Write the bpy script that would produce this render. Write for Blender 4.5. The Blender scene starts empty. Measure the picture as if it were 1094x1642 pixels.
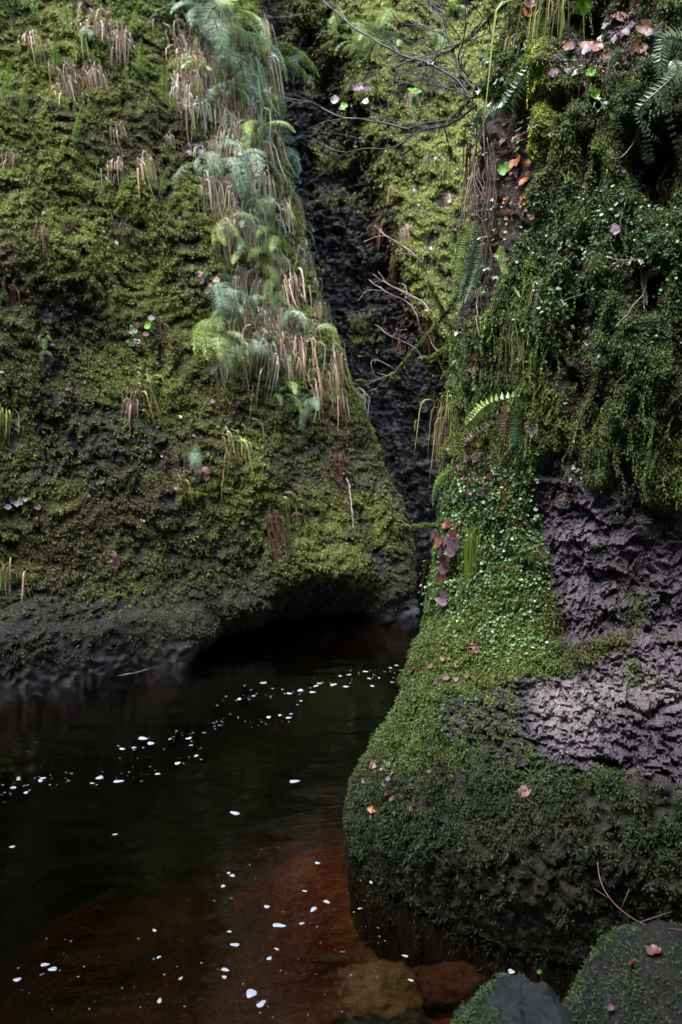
import bpy, math, random
import numpy as np
from mathutils import Vector, Matrix
from mathutils.bvhtree import BVHTree

# ------------------------------------------------------------------ scene, camera, light
C = bpy.context.scene.collection
scn = bpy.context.scene
rng = np.random.default_rng(7)
random.seed(7)

PITCH = math.radians(9.0)
CAM = np.array((0.0, 0.0, 1.9))
FPX = 1596.0                                   # 35 mm lens on a 36 mm tall frame of 1642 px
cam_d = bpy.data.cameras.new('camera')
cam = bpy.data.objects.new('camera', cam_d)
C.objects.link(cam)
cam.location = CAM
cam.rotation_euler = (math.radians(90) - PITCH, 0, 0)
cam_d.sensor_fit = 'VERTICAL'
cam_d.sensor_height = 36
cam_d.sensor_width = 24
cam_d.lens = 35
cam_d.clip_start = 0.05
cam_d.clip_end = 200
cam_d.dof.use_dof = True
cam_d.dof.focus_distance = 3.7
cam_d.dof.aperture_fstop = 4.2
scn.camera = cam

SUN_TO = np.array((-0.42, -0.24, 0.875)); SUN_TO /= np.linalg.norm(SUN_TO)
sun_el = math.asin(SUN_TO[2]); sun_az = math.atan2(SUN_TO[0], SUN_TO[1])
w = bpy.data.worlds.new('World'); scn.world = w; w.use_nodes = True
nt = w.node_tree
sky = nt.nodes.new('ShaderNodeTexSky'); sky.sky_type = 'NISHITA'; sky.sun_disc = False
sky.sun_elevation = sun_el; sky.sun_rotation = sun_az
nt.links.new(sky.outputs[0], nt.nodes['Background'].inputs[0])
nt.nodes['Background'].inputs[1].default_value = 0.115
sd = bpy.data.lights.new('sun', 'SUN'); sd.energy = 1.5; sd.angle = math.radians(38); sd.color = (1.0, 0.98, 0.94)
so = bpy.data.objects.new('sun', sd); C.objects.link(so)
so.rotation_euler = Vector(SUN_TO).to_track_quat('Z', 'Y').to_euler()

scn.view_settings.view_transform = 'Standard'
scn.view_settings.look = 'None'
scn.view_settings.exposure = 3.4
scn.view_settings.gamma = 1
scn.cycles.use_denoising = True
scn.cycles.max_bounces = 6
scn.cycles.diffuse_bounces = 2
scn.cycles.transparent_max_bounces = 12

# ------------------------------------------------------------------ picture <-> place helpers (design only)
FWD = np.array((0, math.cos(PITCH), -math.sin(PITCH))); UPV = np.array((0, math.sin(PITCH), math.cos(PITCH)))
def ray(px, py):
    return FWD + np.array((1.0, 0, 0)) * (px - 547) / FPX + UPV * (821 - py) / FPX
def at_y(px, py, Y):
    d = ray(px, py); return CAM + d * (Y / d[1])
def at_z(px, py, z=0.0):
    d = ray(px, py); return CAM + d * ((z - CAM[2]) / d[2])
def proj(P):
    q = np.asarray(P) - CAM
    dep = np.maximum(q @ FWD, 0.05)
    return 547 + FPX * q[..., 0] / dep, 821 - FPX * (q @ UPV) / dep

# ------------------------------------------------------------------ noise
_perm = rng.permutation(256); _perm = np.concatenate([_perm, _perm])
_grad = rng.normal(size=(256, 3)); _grad /= np.linalg.norm(_grad, axis=1)[:, None]
def pn(P):
    P = np.asarray(P, float); sh = P.shape[:-1]; P = P.reshape(-1, 3)
    i = np.floor(P).astype(int); f = P - i; u = f * f * f * (f * (f * 6 - 15) + 10)
    out = np.zeros(len(P))
    for dx in (0, 1):
        wx = u[:, 0] if dx else 1 - u[:, 0]
        for dy in (0, 1):
            wy = u[:, 1] if dy else 1 - u[:, 1]
            for dz in (0, 1):
                wz = u[:, 2] if dz else 1 - u[:, 2]
                h = _perm[_perm[_perm[(i[:, 0] + dx) & 255] + ((i[:, 1] + dy) & 255)] + ((i[:, 2] + dz) & 255)]
                out += wx * wy * wz * np.einsum('ij,ij->i', _grad[h], f - (dx, dy, dz))
    return (out * 1.6).reshape(sh)
def fbm(P, o=4, g=0.5):
    P = np.asarray(P, float); s = 0; a = 1; t = 0
    for k in range(o):
        s = s + a * pn(P * 2 ** k + 17.3 * k); t += a; a *= g
    return s / t
def chips(P, scale, aniso=(1, 1, 1), tilt=0.6):
    """broken-rock relief: every Voronoi cell is a small tilted facet"""
    Q = np.asarray(P, float) * np.array(aniso) / scale; sh = Q.shape[:-1]; Q = Q.reshape(-1, 3)
    base = np.floor(Q).astype(int)
    best = np.full(len(Q), 9e9); bh = np.zeros(len(Q)); 
    for dx in (-1, 0, 1):
        for dy in (-1, 0, 1):
            for dz in (-1, 0, 1):
                c = base + (dx, dy, dz)
                h = _perm[_perm[_perm[c[:, 0] & 255] + (c[:, 1] & 255)] + (c[:, 2] & 255)]
                h2 = _perm[(h + 91) & 255]
                fp = c + 0.5 + _grad[h] * 0.42
                r = Q - fp; d = np.einsum('ij,ij->i', r, r)
                m = d < best
                best[m] = d[m]
                bh[m] = (h2[m] / 255 - 0.5) + tilt * np.einsum('ij,ij->i', r[m], _grad[h2[m]])
    return bh.reshape(sh)
def sst(a, b, x):
    t = np.clip((x - a) / (b - a), 0, 1); return t * t * (3 - 2 * t)
def poly_sd(px, py, poly):
    """signed distance (positive inside) to a polygon"""
    p = np.stack([px, py], -1).reshape(-1, 2); n = len(poly)
    d = np.full(len(p), 1e18); ins = np.zeros(len(p), bool)
    for i in range(n):
        a = np.array(poly[i], float); b = np.array(poly[(i + 1) % n], float)
        e = b - a; wv = p - a
        t = np.clip((wv @ e) / (e @ e), 0, 1)
        q = wv - t[:, None] * e
        d = np.minimum(d, (q * q).sum(1))
        c = (a[1] > p[:, 1]) != (b[1] > p[:, 1])
        xi = a[0] + (p[:, 1] - a[1]) / (e[1] if e[1] else 1e-9) * e[0]
        ins ^= c & (p[:, 0] < xi)
    s = np.sqrt(d); return np.where(ins, s, -s).reshape(np.shape(px))
def mixc(a, b, t):
    t = np.asarray(t)[..., None]; return np.asarray(a) * (1 - t) + np.asarray(b) * t
def nrm(v):
    return v / np.maximum(np.linalg.norm(v, axis=-1, keepdims=True), 1e-9)

# ------------------------------------------------------------------ mesh + material helpers
def mesh_np(name, V, tris=None, quads=None, col=None, smooth=True, wet=None):
    me = bpy.data.meshes.new(name)
    V = np.ascontiguousarray(V, np.float32)
    loops = []; starts = []; n = 0
    nf = 0
    if quads is not None and len(quads):
        loops.append(np.asarray(quads).ravel()); starts.append(np.arange(len(quads)) * 4 + n); n += 4 * len(quads); nf += len(quads)
    if tris is not None and len(tris):
        loops.append(np.asarray(tris).ravel()); starts.append(np.arange(len(tris)) * 3 + n); n += 3 * len(tris); nf += len(tris)
    me.vertices.add(len(V)); me.vertices.foreach_set('co', V.ravel())
    me.loops.add(n); me.loops.foreach_set('vertex_index', np.concatenate(loops).astype(np.int32))
    me.polygons.add(nf); me.polygons.foreach_set('loop_start', np.concatenate(starts).astype(np.int32))
    me.polygons.foreach_set('use_smooth', np.full(nf, smooth))
    if col is not None:
        a = me.color_attributes.new('col', 'FLOAT_COLOR', 'POINT')
        c4 = np.ones((len(V), 4), np.float32); c4[:, :3] = col
        a.data.foreach_set('color', c4.ravel())
    if wet is not None:
        a = me.attributes.new('wet', 'FLOAT', 'POINT'); a.data.foreach_set('value', np.asarray(wet, np.float32).ravel())
    me.update(calc_edges=True); me.validate()
    return me
def link(name, me, mat=None, parent=None):
    o = bpy.data.objects.new(name, me); C.objects.link(o)
    if mat is not None and me is not None and not me.materials: me.materials.append(mat)
    if parent is not None: o.parent = parent
    return o
def tag(o, label, cat, group=None, kind=None):
    o['label'] = label; o['category'] = cat
    if group: o['group'] = group
    if kind: o['kind'] = kind
    return o
def empty(name, loc, label, cat, group=None, kind=None):
    o = bpy.data.objects.new(name, None); C.objects.link(o); o.location = loc; o.empty_display_size = 0.05
    return tag(o, label, cat, group, kind)
def grid_quads(nu, nv):
    i = np.arange(nu - 1)[:, None] * nv + np.arange(nv - 1)[None, :]
    i = i.ravel()
    return np.stack([i, i + nv, i + nv + 1, i + 1], 1)
def grid_normals(P):
    du = np.gradient(P, axis=0); dv = np.gradient(P, axis=1)
    return nrm(np.cross(du, dv))

def new_mat(name):
    m = bpy.data.materials.new(name); m.use_nodes = True
    return m, m.node_tree, m.node_tree.nodes['Principled BSDF']
def mat_cliff(name, bump=0.35, scale=60):
    m, t, b = new_mat(name)
    a = t.nodes.new('ShaderNodeAttribute'); a.attribute_name = 'col'
    wv = t.nodes.new('ShaderNodeAttribute'); wv.attribute_name = 'wet'
    tc = t.nodes.new('ShaderNodeTexCoord')
    n1 = t.nodes.new('ShaderNodeTexNoise'); n1.inputs['Scale'].default_value = scale; n1.inputs['Detail'].default_value = 6; n1.inputs['Roughness'].default_value = 0.65
    n2 = t.nodes.new('ShaderNodeTexNoise'); n2.inputs['Scale'].default_value = scale * 0.22; n2.inputs['Detail'].default_value = 5
    for n in (n1, n2): t.links.new(tc.outputs['Object'], n.inputs['Vector'])
    mr = t.nodes.new('ShaderNodeMapRange'); mr.inputs[1].default_value = 0.3; mr.inputs[2].default_value = 0.7; mr.inputs[3].default_value = 0.45; mr.inputs[4].default_value = 1.5
    t.links.new(n1.outputs[0], mr.inputs[0])
    mr2 = t.nodes.new('ShaderNodeMapRange'); mr2.inputs[1].default_value = 0.3; mr2.inputs[2].default_value = 0.7; mr2.inputs[3].default_value = 0.65; mr2.inputs[4].default_value = 1.3
    t.links.new(n2.outputs[0], mr2.inputs[0])
    mu = t.nodes.new('ShaderNodeMath'); mu.operation = 'MULTIPLY'; t.links.new(mr.outputs[0], mu.inputs[0]); t.links.new(mr2.outputs[0], mu.inputs[1])
    vm = t.nodes.new('ShaderNodeVectorMath'); vm.operation = 'SCALE'
    t.links.new(a.outputs['Color'], vm.inputs[0]); t.links.new(mu.outputs[0], vm.inputs['Scale'])
    t.links.new(vm.outputs[0], b.inputs['Base Color'])
    rr = t.nodes.new('ShaderNodeMapRange'); rr.inputs[3].default_value = 0.9; rr.inputs[4].default_value = 0.32
    t.links.new(wv.outputs['Fac'], rr.inputs[0]); t.links.new(rr.outputs[0], b.inputs['Roughness'])
    sp = t.nodes.new('ShaderNodeMapRange'); sp.inputs[3].default_value = 0.1; sp.inputs[4].default_value = 0.55
    t.links.new(wv.outputs['Fac'], sp.inputs[0]); t.links.new(sp.outputs[0], b.inputs['Specular IOR Level'])
    bp = t.nodes.new('ShaderNodeBump'); bp.inputs['Strength'].default_value = bump; bp.inputs['Distance'].default_value = 0.02
    t.links.new(n1.outputs[0], bp.inputs['Height']); t.links.new(bp.outputs[0], b.inputs['Normal'])
    return m
def mat_leafy(name, rough=0.55, spec=0.3, trans=0.25):
    """leaf material: colour from the leaf's own attribute, part of the light passes through"""
    m, t, b = new_mat(name)
    a = t.nodes.new('ShaderNodeAttribute'); a.attribute_name = 'col'
    t.links.new(a.outputs['Color'], b.inputs['Base Color'])
    b.inputs['Roughness'].default_value = rough; b.inputs['Specular IOR Level'].default_value = spec
    if trans:
        tr = t.nodes.new('ShaderNodeBsdfTranslucent'); t.links.new(a.outputs['Color'], tr.inputs['Color'])
        mx = t.nodes.new('ShaderNodeMixShader'); mx.inputs[0].default_value = trans
        t.links.new(b.outputs[0], mx.inputs[1]); t.links.new(tr.outputs[0], mx.inputs[2])
        t.links.new(mx.outputs[0], t.nodes['Material Output'].inputs['Surface'])
    return m
M_CLIFF = mat_cliff('mossy_rock')
M_ROCK = mat_cliff('wet_rock', bump=0.6, scale=90)
M_MOSS = mat_leafy('moss_leaf', 0.6, 0.25, 0.2)
M_LEAF = mat_leafy('green_leaf', 0.34, 0.6, 0.2)
M_DRY = mat_leafy('dry_grass', 0.6, 0.3, 0.2)
M_DEAD = mat_leafy('dead_leaf', 0.45, 0.35, 0.12)
M_BARK = mat_leafy('bark', 0.55, 0.4, 0.0)

# ------------------------------------------------------------------ left cliff
A = at_z(0, 1090)[:2]; B = at_z(665, 985)[:2]
dL = (B - A) / np.linalg.norm(B - A); nL = np.array((dL[1], -dL[0])); sB = np.linalg.norm(B - A)
KL = 0.405
d3 = np.array((*dL, 0)); n3 = np.array((*nL, 0)); z3 = np.array((0, 0, 1.0))
A3 = np.array((*A, 0.0))
NP = n3 + KL * z3                       # plane: NP.(P-A3) = 0
def left_plane(px, py):
    d = ray(px, py); t = (NP @ (A3 - CAM)) / (NP @ d); P = CAM + t * d
    return (P - A3) @ d3, P[2]
ridge_px = [(395, -120), (402, 50), (430, 150), (462, 240), (482, 330), (512, 470), (550, 575), (597, 690), (640, 800), (660, 880), (670, 930), (668, 985)]
rs = np.array([left_plane(x - 6, y) for x, y in ridge_px])
o_ = np.argsort(rs[:, 1]); rs = rs[o_]
def ridge_s(h): return np.interp(h, rs[:, 1], rs[:, 0]) + np.where(h > rs[-1, 1], (h - rs[-1, 1]) * -0.12, 0) - 0.13

v = np.concatenate([np.linspace(-8, -3.9, 40)[:-1], np.linspace(-3.9, 0.55, 400)[:-1], np.linspace(0.55, 3.2, 60)])
h = np.concatenate([np.linspace(-0.7, -0.06, 12)[:-1], np.linspace(-0.06, 5.6, 500)[:-1], np.linspace(5.6, 11, 60)])
Vv, Hh = np.meshgrid(v, h, indexing='ij')
R = 0.18; phm = math.radians(108)
phi = np.clip(Vv / R, 0, phm); ext = np.maximum(Vv - R * phm, 0)
tang = np.where(Vv < 0, Vv, R * np.sin(phi) + ext * math.cos(phm))
back = R * (1 - np.cos(phi)) + ext * math.sin(phm)
S0 = ridge_s(Hh)
S = S0 + tang
P = A3 + S[..., None] * d3 + (-KL * np.maximum(Hh, -0.3) - back)[..., None] * n3 + Hh[..., None] * z3
ndir = np.cos(phi)[..., None] * n3 + np.sin(phi)[..., None] * d3 + 0.3 * z3
ndir = nrm(ndir)
px, py = proj(P)
# soft ledge at the foot on the left, undercut hollow towards the right end
low = sst(0.75, 0.0, Hh)
leftness = sst(sB - 0.9, sB - 2.2, S)
off = 0.10 * low * leftness + 0.12 * sst(0.5, 0.0, Hh) * leftness * (1 + 0.7 * pn(P * 1.3))
cwob = 34 * fbm(P * 3.1 + 5, 4)
cave = sst(-28, 62, poly_sd(px, py, [(300, 1035), (420, 990), (470, 950), (545, 930), (600, 955), (628, 985), (640, 1060), (640, 1500), (200, 1500)]) + cwob) * sst(0.15, -0.05, Vv)
off -= 0.36 * cave
lip = np.exp(-((poly_sd(px, py, [(425, 935), (470, 893), (545, 895), (615, 940), (615, 1100), (400, 1100)])) / 30.0) ** 2) * (1 - cave)
off += 0.06 * lip * sst(0.02, 0.2, Hh)
off += 0.20 * fbm(P * 0.75 + 3, 3) + 0.055 * fbm(P * 2.4, 3)
# shelves with moss cushions hanging over them
wq = P * np.array((1, 1, 1.7)) + 0.25 * np.stack([pn(P * 3), pn(P * 3 + 9), pn(P * 3 + 21)], -1)
b1 = 1 - np.abs(pn(wq * 5.2)) * 1.7; b2 = 1 - np.abs(pn(wq * 11 + 5)) * 1.7; b3 = pn(wq * 24 + 11)
mossy = sst(-0.05, 0.6, Hh + 0.3 * fbm(P * 1.5 + 40, 3)) * (1 - 0.9 * cave)
bare = sst(0.10, 0.42, fbm(P * 1.15 + 71, 4) + 0.35 * sst(45, -10, poly_sd(px, py, [(75, 470), (140, 470), (130, 620), (250, 640), (200, 720), (60, 700), (90, 560)])) * 0 )
bare_px = sst(-25, 18, poly_sd(px, py, [(70, 470), (135, 460), (125, 590), (60, 600)]) + 20 * pn(P * 5)) + sst(-30, 15, poly_sd(px, py, [(40, 640), (240, 630), (270, 730), (60, 740)]) + 25 * pn(P * 4)) \
    + sst(-20, 12, poly_sd(px, py, [(170, 220), (330, 220), (330, 260), (200, 270)]) + 20 * pn(P * 4)) * 0.6
bare = np.clip(bare * 0.55 + bare_px * 0.75, 0, 0.9) * (Vv < 0)
cush = (0.040 * b1 + 0.050 * b2 + 0.022 * b3) * (0.4 + 0.6 * mossy) * (1 - 0.6 * bare)
peak = sst(0.0, 0.85, 0.5 * b1 + 0.6 * b2 + 0.5 * b3)
wr = P + 0.05 * np.stack([pn(P * 9), pn(P * 9 + 4), pn(P * 9 + 8)], -1)
rockrel = 0.045 * chips(wr, 0.11, (1, 1, 1.5)) + 0.03 * chips(wr + 5, 0.04) + 0.03 * fbm(P * 14, 3)
ledge = 0.10 * np.exp(-((px - 60) / 260.0) ** 4) * (sst(0.30, 0.20, Hh + 0.12 * fbm(P * 2.2 + 70, 3)) - 0.5) * sst(1.0, 0.5, Hh)
off += ledge + cush + rockrel * np.clip(bare + 0.15 * (1 - mossy), 0, 1)
P = P + off[..., None] * ndir
P[..., 2] -= 0.9 * np.maximum(cush, 0) * mossy
N_L = grid_normals(P)
if (N_L[100:350, 100:500] @ n3).mean() < 0: N_L = -N_L
px, py = proj(P)
# what grows where
tone = fbm(P * 1.1 + 11, 4); tone2 = fbm(P * 5 + 31, 3)
up_t = sst(0.3, 3.2, Hh)
olive = np.array((0.220, 0.242, 0.056)); green = np.array((0.105, 0.135, 0.036)); brown = np.array((0.085, 0.062, 0.030)); rockc = np.array((0.024, 0.022, 0.028))
mcol = mixc(mixc(green, olive, np.clip(0.15 + 0.7 * up_t + 0.5 * tone, 0, 1)), brown, sst(0.05, 0.5, -tone + 0.3 * tone2) * 0.7)
rust = np.clip(sst(-12, 14, poly_sd(px, py, [(115, 725), (160, 720), (170, 750), (125, 755)]) + 14 * pn(P * 6)) + sst(0.3, 0.55, fbm(P * 2.2 + 120, 4)) * 0.8, 0, 1)
mcol = mixc(mcol, np.array((0.15, 0.085, 0.032)), rust * 0.8)
mcol = mixc(mcol, np.array((0.28, 0.27, 0.06)), sst(0.22, 0.5, fbm(P * 2.6 + 140, 3)) * 0.6)
mossy = mossy * (1 - 0.85 * sst(0.05, 0.4, fbm(P * 1.4 + 160, 4) + 0.25 * sst(2.6, 0.9, Hh) - 0.1))
mcol = mixc(mcol, np.array((0.10, 0.085, 0.04)), sst(-0.05, 0.35, fbm(P * 2.1 + 180, 4) + 0.2 * sst(2.4, 0.9, Hh) - 0.1) * 0.75)
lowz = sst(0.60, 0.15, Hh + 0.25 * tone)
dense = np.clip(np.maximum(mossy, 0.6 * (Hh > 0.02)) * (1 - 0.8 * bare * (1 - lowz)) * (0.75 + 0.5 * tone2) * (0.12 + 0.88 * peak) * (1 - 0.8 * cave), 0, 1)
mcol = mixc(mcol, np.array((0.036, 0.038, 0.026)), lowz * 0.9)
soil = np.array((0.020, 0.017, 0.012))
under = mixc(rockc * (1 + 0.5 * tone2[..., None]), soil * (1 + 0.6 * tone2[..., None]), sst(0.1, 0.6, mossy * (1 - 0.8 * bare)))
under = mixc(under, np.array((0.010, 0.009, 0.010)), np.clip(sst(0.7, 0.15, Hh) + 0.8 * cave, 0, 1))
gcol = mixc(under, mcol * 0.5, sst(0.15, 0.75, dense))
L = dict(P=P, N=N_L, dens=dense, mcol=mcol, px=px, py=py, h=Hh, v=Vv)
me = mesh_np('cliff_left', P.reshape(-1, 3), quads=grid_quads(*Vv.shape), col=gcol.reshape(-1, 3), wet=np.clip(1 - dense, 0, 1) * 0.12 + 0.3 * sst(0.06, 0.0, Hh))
cliff_left = tag(link('cliff_left', me, M_CLIFF), 'tall mossy gorge cliff leaning back beyond the pool with undercut foot', 'cliff', kind='structure')

# ------------------------------------------------------------------ back cliff beyond the gully
dC = nrm(np.array((1, -0.12, 0))); nC = nrm(np.array((-0.12, -1, 0))); C3 = np.array((0.2, 9.0, 0.0)); KC = 0.36
s = np.linspace(-3.2, 5.5, 440); h = np.concatenate([np.linspace(-0.6, 7.0, 440)[:-1], np.linspace(7, 12, 40)])
Sv, Hh = np.meshgrid(s, h, indexing='ij')
P = C3 + Sv[..., None] * dC - (KC * Hh)[..., None] * nC + Hh[..., None] * z3
ndir = nrm(nC + 0.3 * z3); px, py = proj(P)
chan = sst(-35, 35, poly_sd(px, py, [(425, -100), (500, 60), (545, 110), (575, 250), (640, 420), (690, 560), (760, 800), (760, 1100), (560, 1100), (430, 500), (400, 100)]) + 46 * fbm(P * 1.6 + 7, 4) + 12)
off = 0.22 * fbm(P * 0.6 + 50, 3) + 0.10 * fbm(P * 2 + 9, 3) - 0.40 * chan
tone = fbm(P * 1.0 + 15, 4)
wq = P * np.array((1, 1, 1.5)) + 0.25 * np.stack([pn(P * 3), pn(P * 3 + 9), pn(P * 3 + 21)], -1)
b1 = 1 - np.abs(pn(wq * 4.6)) * 1.7; b2 = 1 - np.abs(pn(wq * 9.5 + 5)) * 1.7; b3 = pn(wq * 21)
isl = sst(0.08, 0.38, fbm(P * 2.1 + 90, 4)) * sst(700, 350, py) * 0.6
isl = np.maximum(isl, sst(-12, 12, poly_sd(px, py, [(495, 200), (540, 205), (560, 235), (500, 240)]) + 12 * pn(P * 6)))
isl = np.maximum(isl, sst(-12, 12, poly_sd(px, py, [(550, 480), (595, 475), (600, 525), (560, 530)]) + 12 * pn(P * 6)))
mossy = np.clip((1 - chan) + 0.8 * isl * chan, 0, 1) * sst(950, 720, py + 60 * pn(P * 1.5))
cush = (0.075 * b1 + 0.055 * b2 + 0.02 * b3) * (0.2 + 0.8 * mossy)
peak = sst(0.0, 0.85, 0.5 * b1 + 0.6 * b2 + 0.5 * b3)
off += cush + (0.10 * chips(P + 2 + 0.10 * tone[..., None], 0.26, (1, 1, 1.9)) + 0.05 * chips(P + 7 + 0.04 * pn(P * 9)[..., None], 0.085, (1, 1, 2.4)) + 0.035 * chips(P + 0.03 * pn(P * 12)[..., None], 0.035, (1, 1, 1.8)) + 0.05 * fbm(P * np.array((9, 9, 3)), 4, 0.6)) * (1 - mossy)
off += chan * (0.10 * fbm(P * np.array((3.5, 3.5, 0.8)) + 44, 3) + 0.05 * fbm(P * 7 + 3, 3))
P = P + off[..., None] * ndir; P[..., 2] -= 0.9 * np.maximum(cush, 0) * mossy
N_C = grid_normals(P)
if (N_C[100:300, 100:300] @ nC).mean() < 0: N_C = -N_C
tone = fbm(P * 1.0 + 15, 4); tone2 = fbm(P * 5 + 31, 3)
mcol = mixc(mixc(green * 1.2, olive * np.array((1.32, 1.27, 1.35)), np.clip(0.7 + 0.6 * tone, 0, 1)), brown, sst(0.1, 0.55, -tone + 0.3 * tone2) * 0.6)
dense = np.clip(mossy * (0.8 + 0.5 * tone2) * (0.12 + 0.88 * peak), 0, 1)
under = mixc(mixc(np.array((0.021, 0.016, 0.015)), np.array((0.030, 0.019, 0.010)), sst(0.0, 0.4, fbm(P * np.array((5, 5, 1.2)) + 300, 4))) * (1 + 0.9 * tone2[..., None]), soil, sst(0.2, 0.7, mossy))
gcol = mixc(under, mcol * 0.4, sst(0.3, 0.9, dense))
px, py = proj(P)
K = dict(P=P, N=N_C, dens=dense, mcol=mcol, px=px, py=py, h=Hh, v=Sv)
me = mesh_np('cliff_back', P.reshape(-1, 3), quads=grid_quads(*Sv.shape), col=gcol.reshape(-1, 3), wet=np.clip(1 - mossy, 0, 1) * 0.55)
me.polygons.foreach_set('use_smooth', (mossy[:-1, :-1].ravel() > 0.4))
cliff_back = tag(link('cliff_back', me, M_CLIFF), 'far gorge cliff with dark wet rock gully beside bright olive moss', 'cliff', kind='structure')

# ------------------------------------------------------------------ right buttress
zk = [-0.8, 0, 0.3, 0.55, 0.75, 0.95, 1.25, 1.6, 2.0, 3.0, 3.8, 5.0, 7.0, 9.5]
yf = [2.93, 2.885, 2.85, 2.92, 3.12, 3.30, 3.36, 3.34, 3.36, 3.52, 3.58, 3.2, 2.1, 1.1]  # highest part leans out above the frame, shaped to shade the buttress
def YF(z): return np.interp(z, zk, yf)
def BB(z): return np.interp(z, [0, 1, 3, 7], [0.9, 0.75, 0.65, 0.6])
def AA(z): return np.interp(z, [0, 1, 3, 7], [0.72, 0.6, 0.5, 0.5])
sil = [(810, -150), (808, 0), (802, 60), (778, 130), (768, 200), (762, 330), (748, 400), (742, 450), (728, 520), (718, 650), (708, 750), (702, 830), (692, 900), (682, 960), (657, 1040), (642, 1090), (625, 1150), (585, 1210), (558, 1265), (553, 1310)]
sx = []
for x, y in sil:
    z = 1.0
    for _ in range(30):
        Pq = at_y(x, y, YF(z) + BB(z) * 0.9); z = 0.5 * z + 0.5 * Pq[2]
    sx.append((z, Pq[0]))
sx = np.array(sorted(sx))
def XL(z): return np.interp(z, sx[:, 0], sx[:, 1]) + np.interp(z, [0, 0.1, 0.2, 0.35, 0.5, 0.7, 0.9, 1.1, 1.3, 1.5, 1.7, 1.9, 2.1, 2.3, 2.5, 2.7, 2.9, 3.1, 3.4], [0.018, 0.017, 0.025, 0.048, 0.057, 0.041, 0.043, 0.035, 0.036, 0.039, 0.05, 0.086, 0.047, 0.041, 0.04, 0.043, 0.066, 0.096, 0.084])
th = np.linspace(0, math.pi / 2, 200)
u_side = np.linspace(0, 1, 60)[:-1]; u_arc = np.linspace(0, 1, 300); u_fr = np.linspace(0, 1, 420)[1:]; u_far = np.linspace(0, 1, 40)[1:]
h = np.concatenate([np.linspace(-0.9, -0.03, 12)[:-1], np.linspace(-0.03, 3.3, 640)[:-1], np.linspace(3.3, 9.5, 90)])
rows = []
zs = h
X0, Yf, a_, b_ = XL(zs), YF(zs), AA(zs), BB(zs)
X0 = np.convolve(np.pad(X0, 6, mode='edge'), np.ones(13) / 13, 'valid')
Yf = np.convolve(np.pad(Yf, 14, mode='edge'), np.ones(29) / 29, 'valid')
cols = []
for t in u_side: cols.append(np.stack([X0 + (1 - t) * 1.0, Yf + b_ + (1 - t) * 3.4, zs], -1))
for t in u_arc:
    al = t * math.pi / 2
    cols.append(np.stack([X0 + a_ * (1 - math.cos(al) ** 1.5), Yf + b_ * (1 - math.sin(al)), zs], -1))
for t in u_fr: cols.append(np.stack([X0 + a_ + (1.55 - X0 - a_) * t, Yf - 0.05 * t - 0.12 * t * t, zs], -1))
for t in u_far: cols.append(np.stack([1.55 + 1.2 * t + 0 * zs, Yf - 0.17 - 3.5 * t * t - 0.3 * t, zs], -1))
P = np.stack(cols, 0); nu = P.shape[0]
ndir = grid_normals(P)
if ndir[300, 300, 1] > 0: ndir = -ndir
ndir = nrm(ndir * np.array((1, 1, 0.4)))
px, py = proj(P); Zb = P[..., 2]
front = (np.arange(nu)[:, None] > 50) & (np.arange(nu)[:, None] < nu - 30)
nz = fbm(P * 4 + 3, 4); nz2 = pn(P * 11)
def zone(poly, soft=14, wob=22, hf=8):
    return sst(-soft, soft, poly_sd(px, py, poly) + wob * nz + hf * nz2) * front
purple = zone([(848, 745), (900, 705), (928, 720), (935, 775), (965, 785), (985, 725), (1010, 735), (1030, 805), (1094, 820), (1200, 800), (1200, 1010), (1094, 1015), (1000, 1020), (950, 1030), (905, 1050), (885, 960), (858, 880), (845, 800)], 10)
litter = zone([(735, 690), (790, 700), (800, 760), (790, 830), (740, 860), (715, 830), (705, 790)], 14) * 0.7
pink = zone([(845, 1100), (900, 1075), (1000, 1040), (1094, 1005), (1250, 980), (1250, 1280), (1094, 1262), (1000, 1240), (930, 1230), (845, 1200)], 12)
drk = zone([(690, 1130), (850, 1085), (850, 1200), (940, 1235), (880, 1260), (760, 1205), (700, 1175)], 14)
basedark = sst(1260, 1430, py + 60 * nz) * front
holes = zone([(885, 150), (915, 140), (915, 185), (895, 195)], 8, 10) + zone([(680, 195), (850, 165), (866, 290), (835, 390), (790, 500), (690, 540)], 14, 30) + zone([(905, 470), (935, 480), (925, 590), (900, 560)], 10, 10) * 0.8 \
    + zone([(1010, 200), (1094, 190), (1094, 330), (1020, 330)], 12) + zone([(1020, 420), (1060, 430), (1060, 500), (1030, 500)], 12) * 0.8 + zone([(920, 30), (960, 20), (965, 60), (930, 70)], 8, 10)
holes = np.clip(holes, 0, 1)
toplit = zone([(890, 60), (1000, 20), (1094, 30), (1094, 110), (960, 130), (900, 140)], 14) * 0.6
rockm = np.clip(purple + pink + drk * 0.8 + litter * 0.6 + toplit, 0, 1)
off = 0.06 * fbm(P * 1.8 + 12, 3)
off -= 0.05 * purple + 0.15 * holes * sst(60, 190, np.arange(nu))[:, None]
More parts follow.
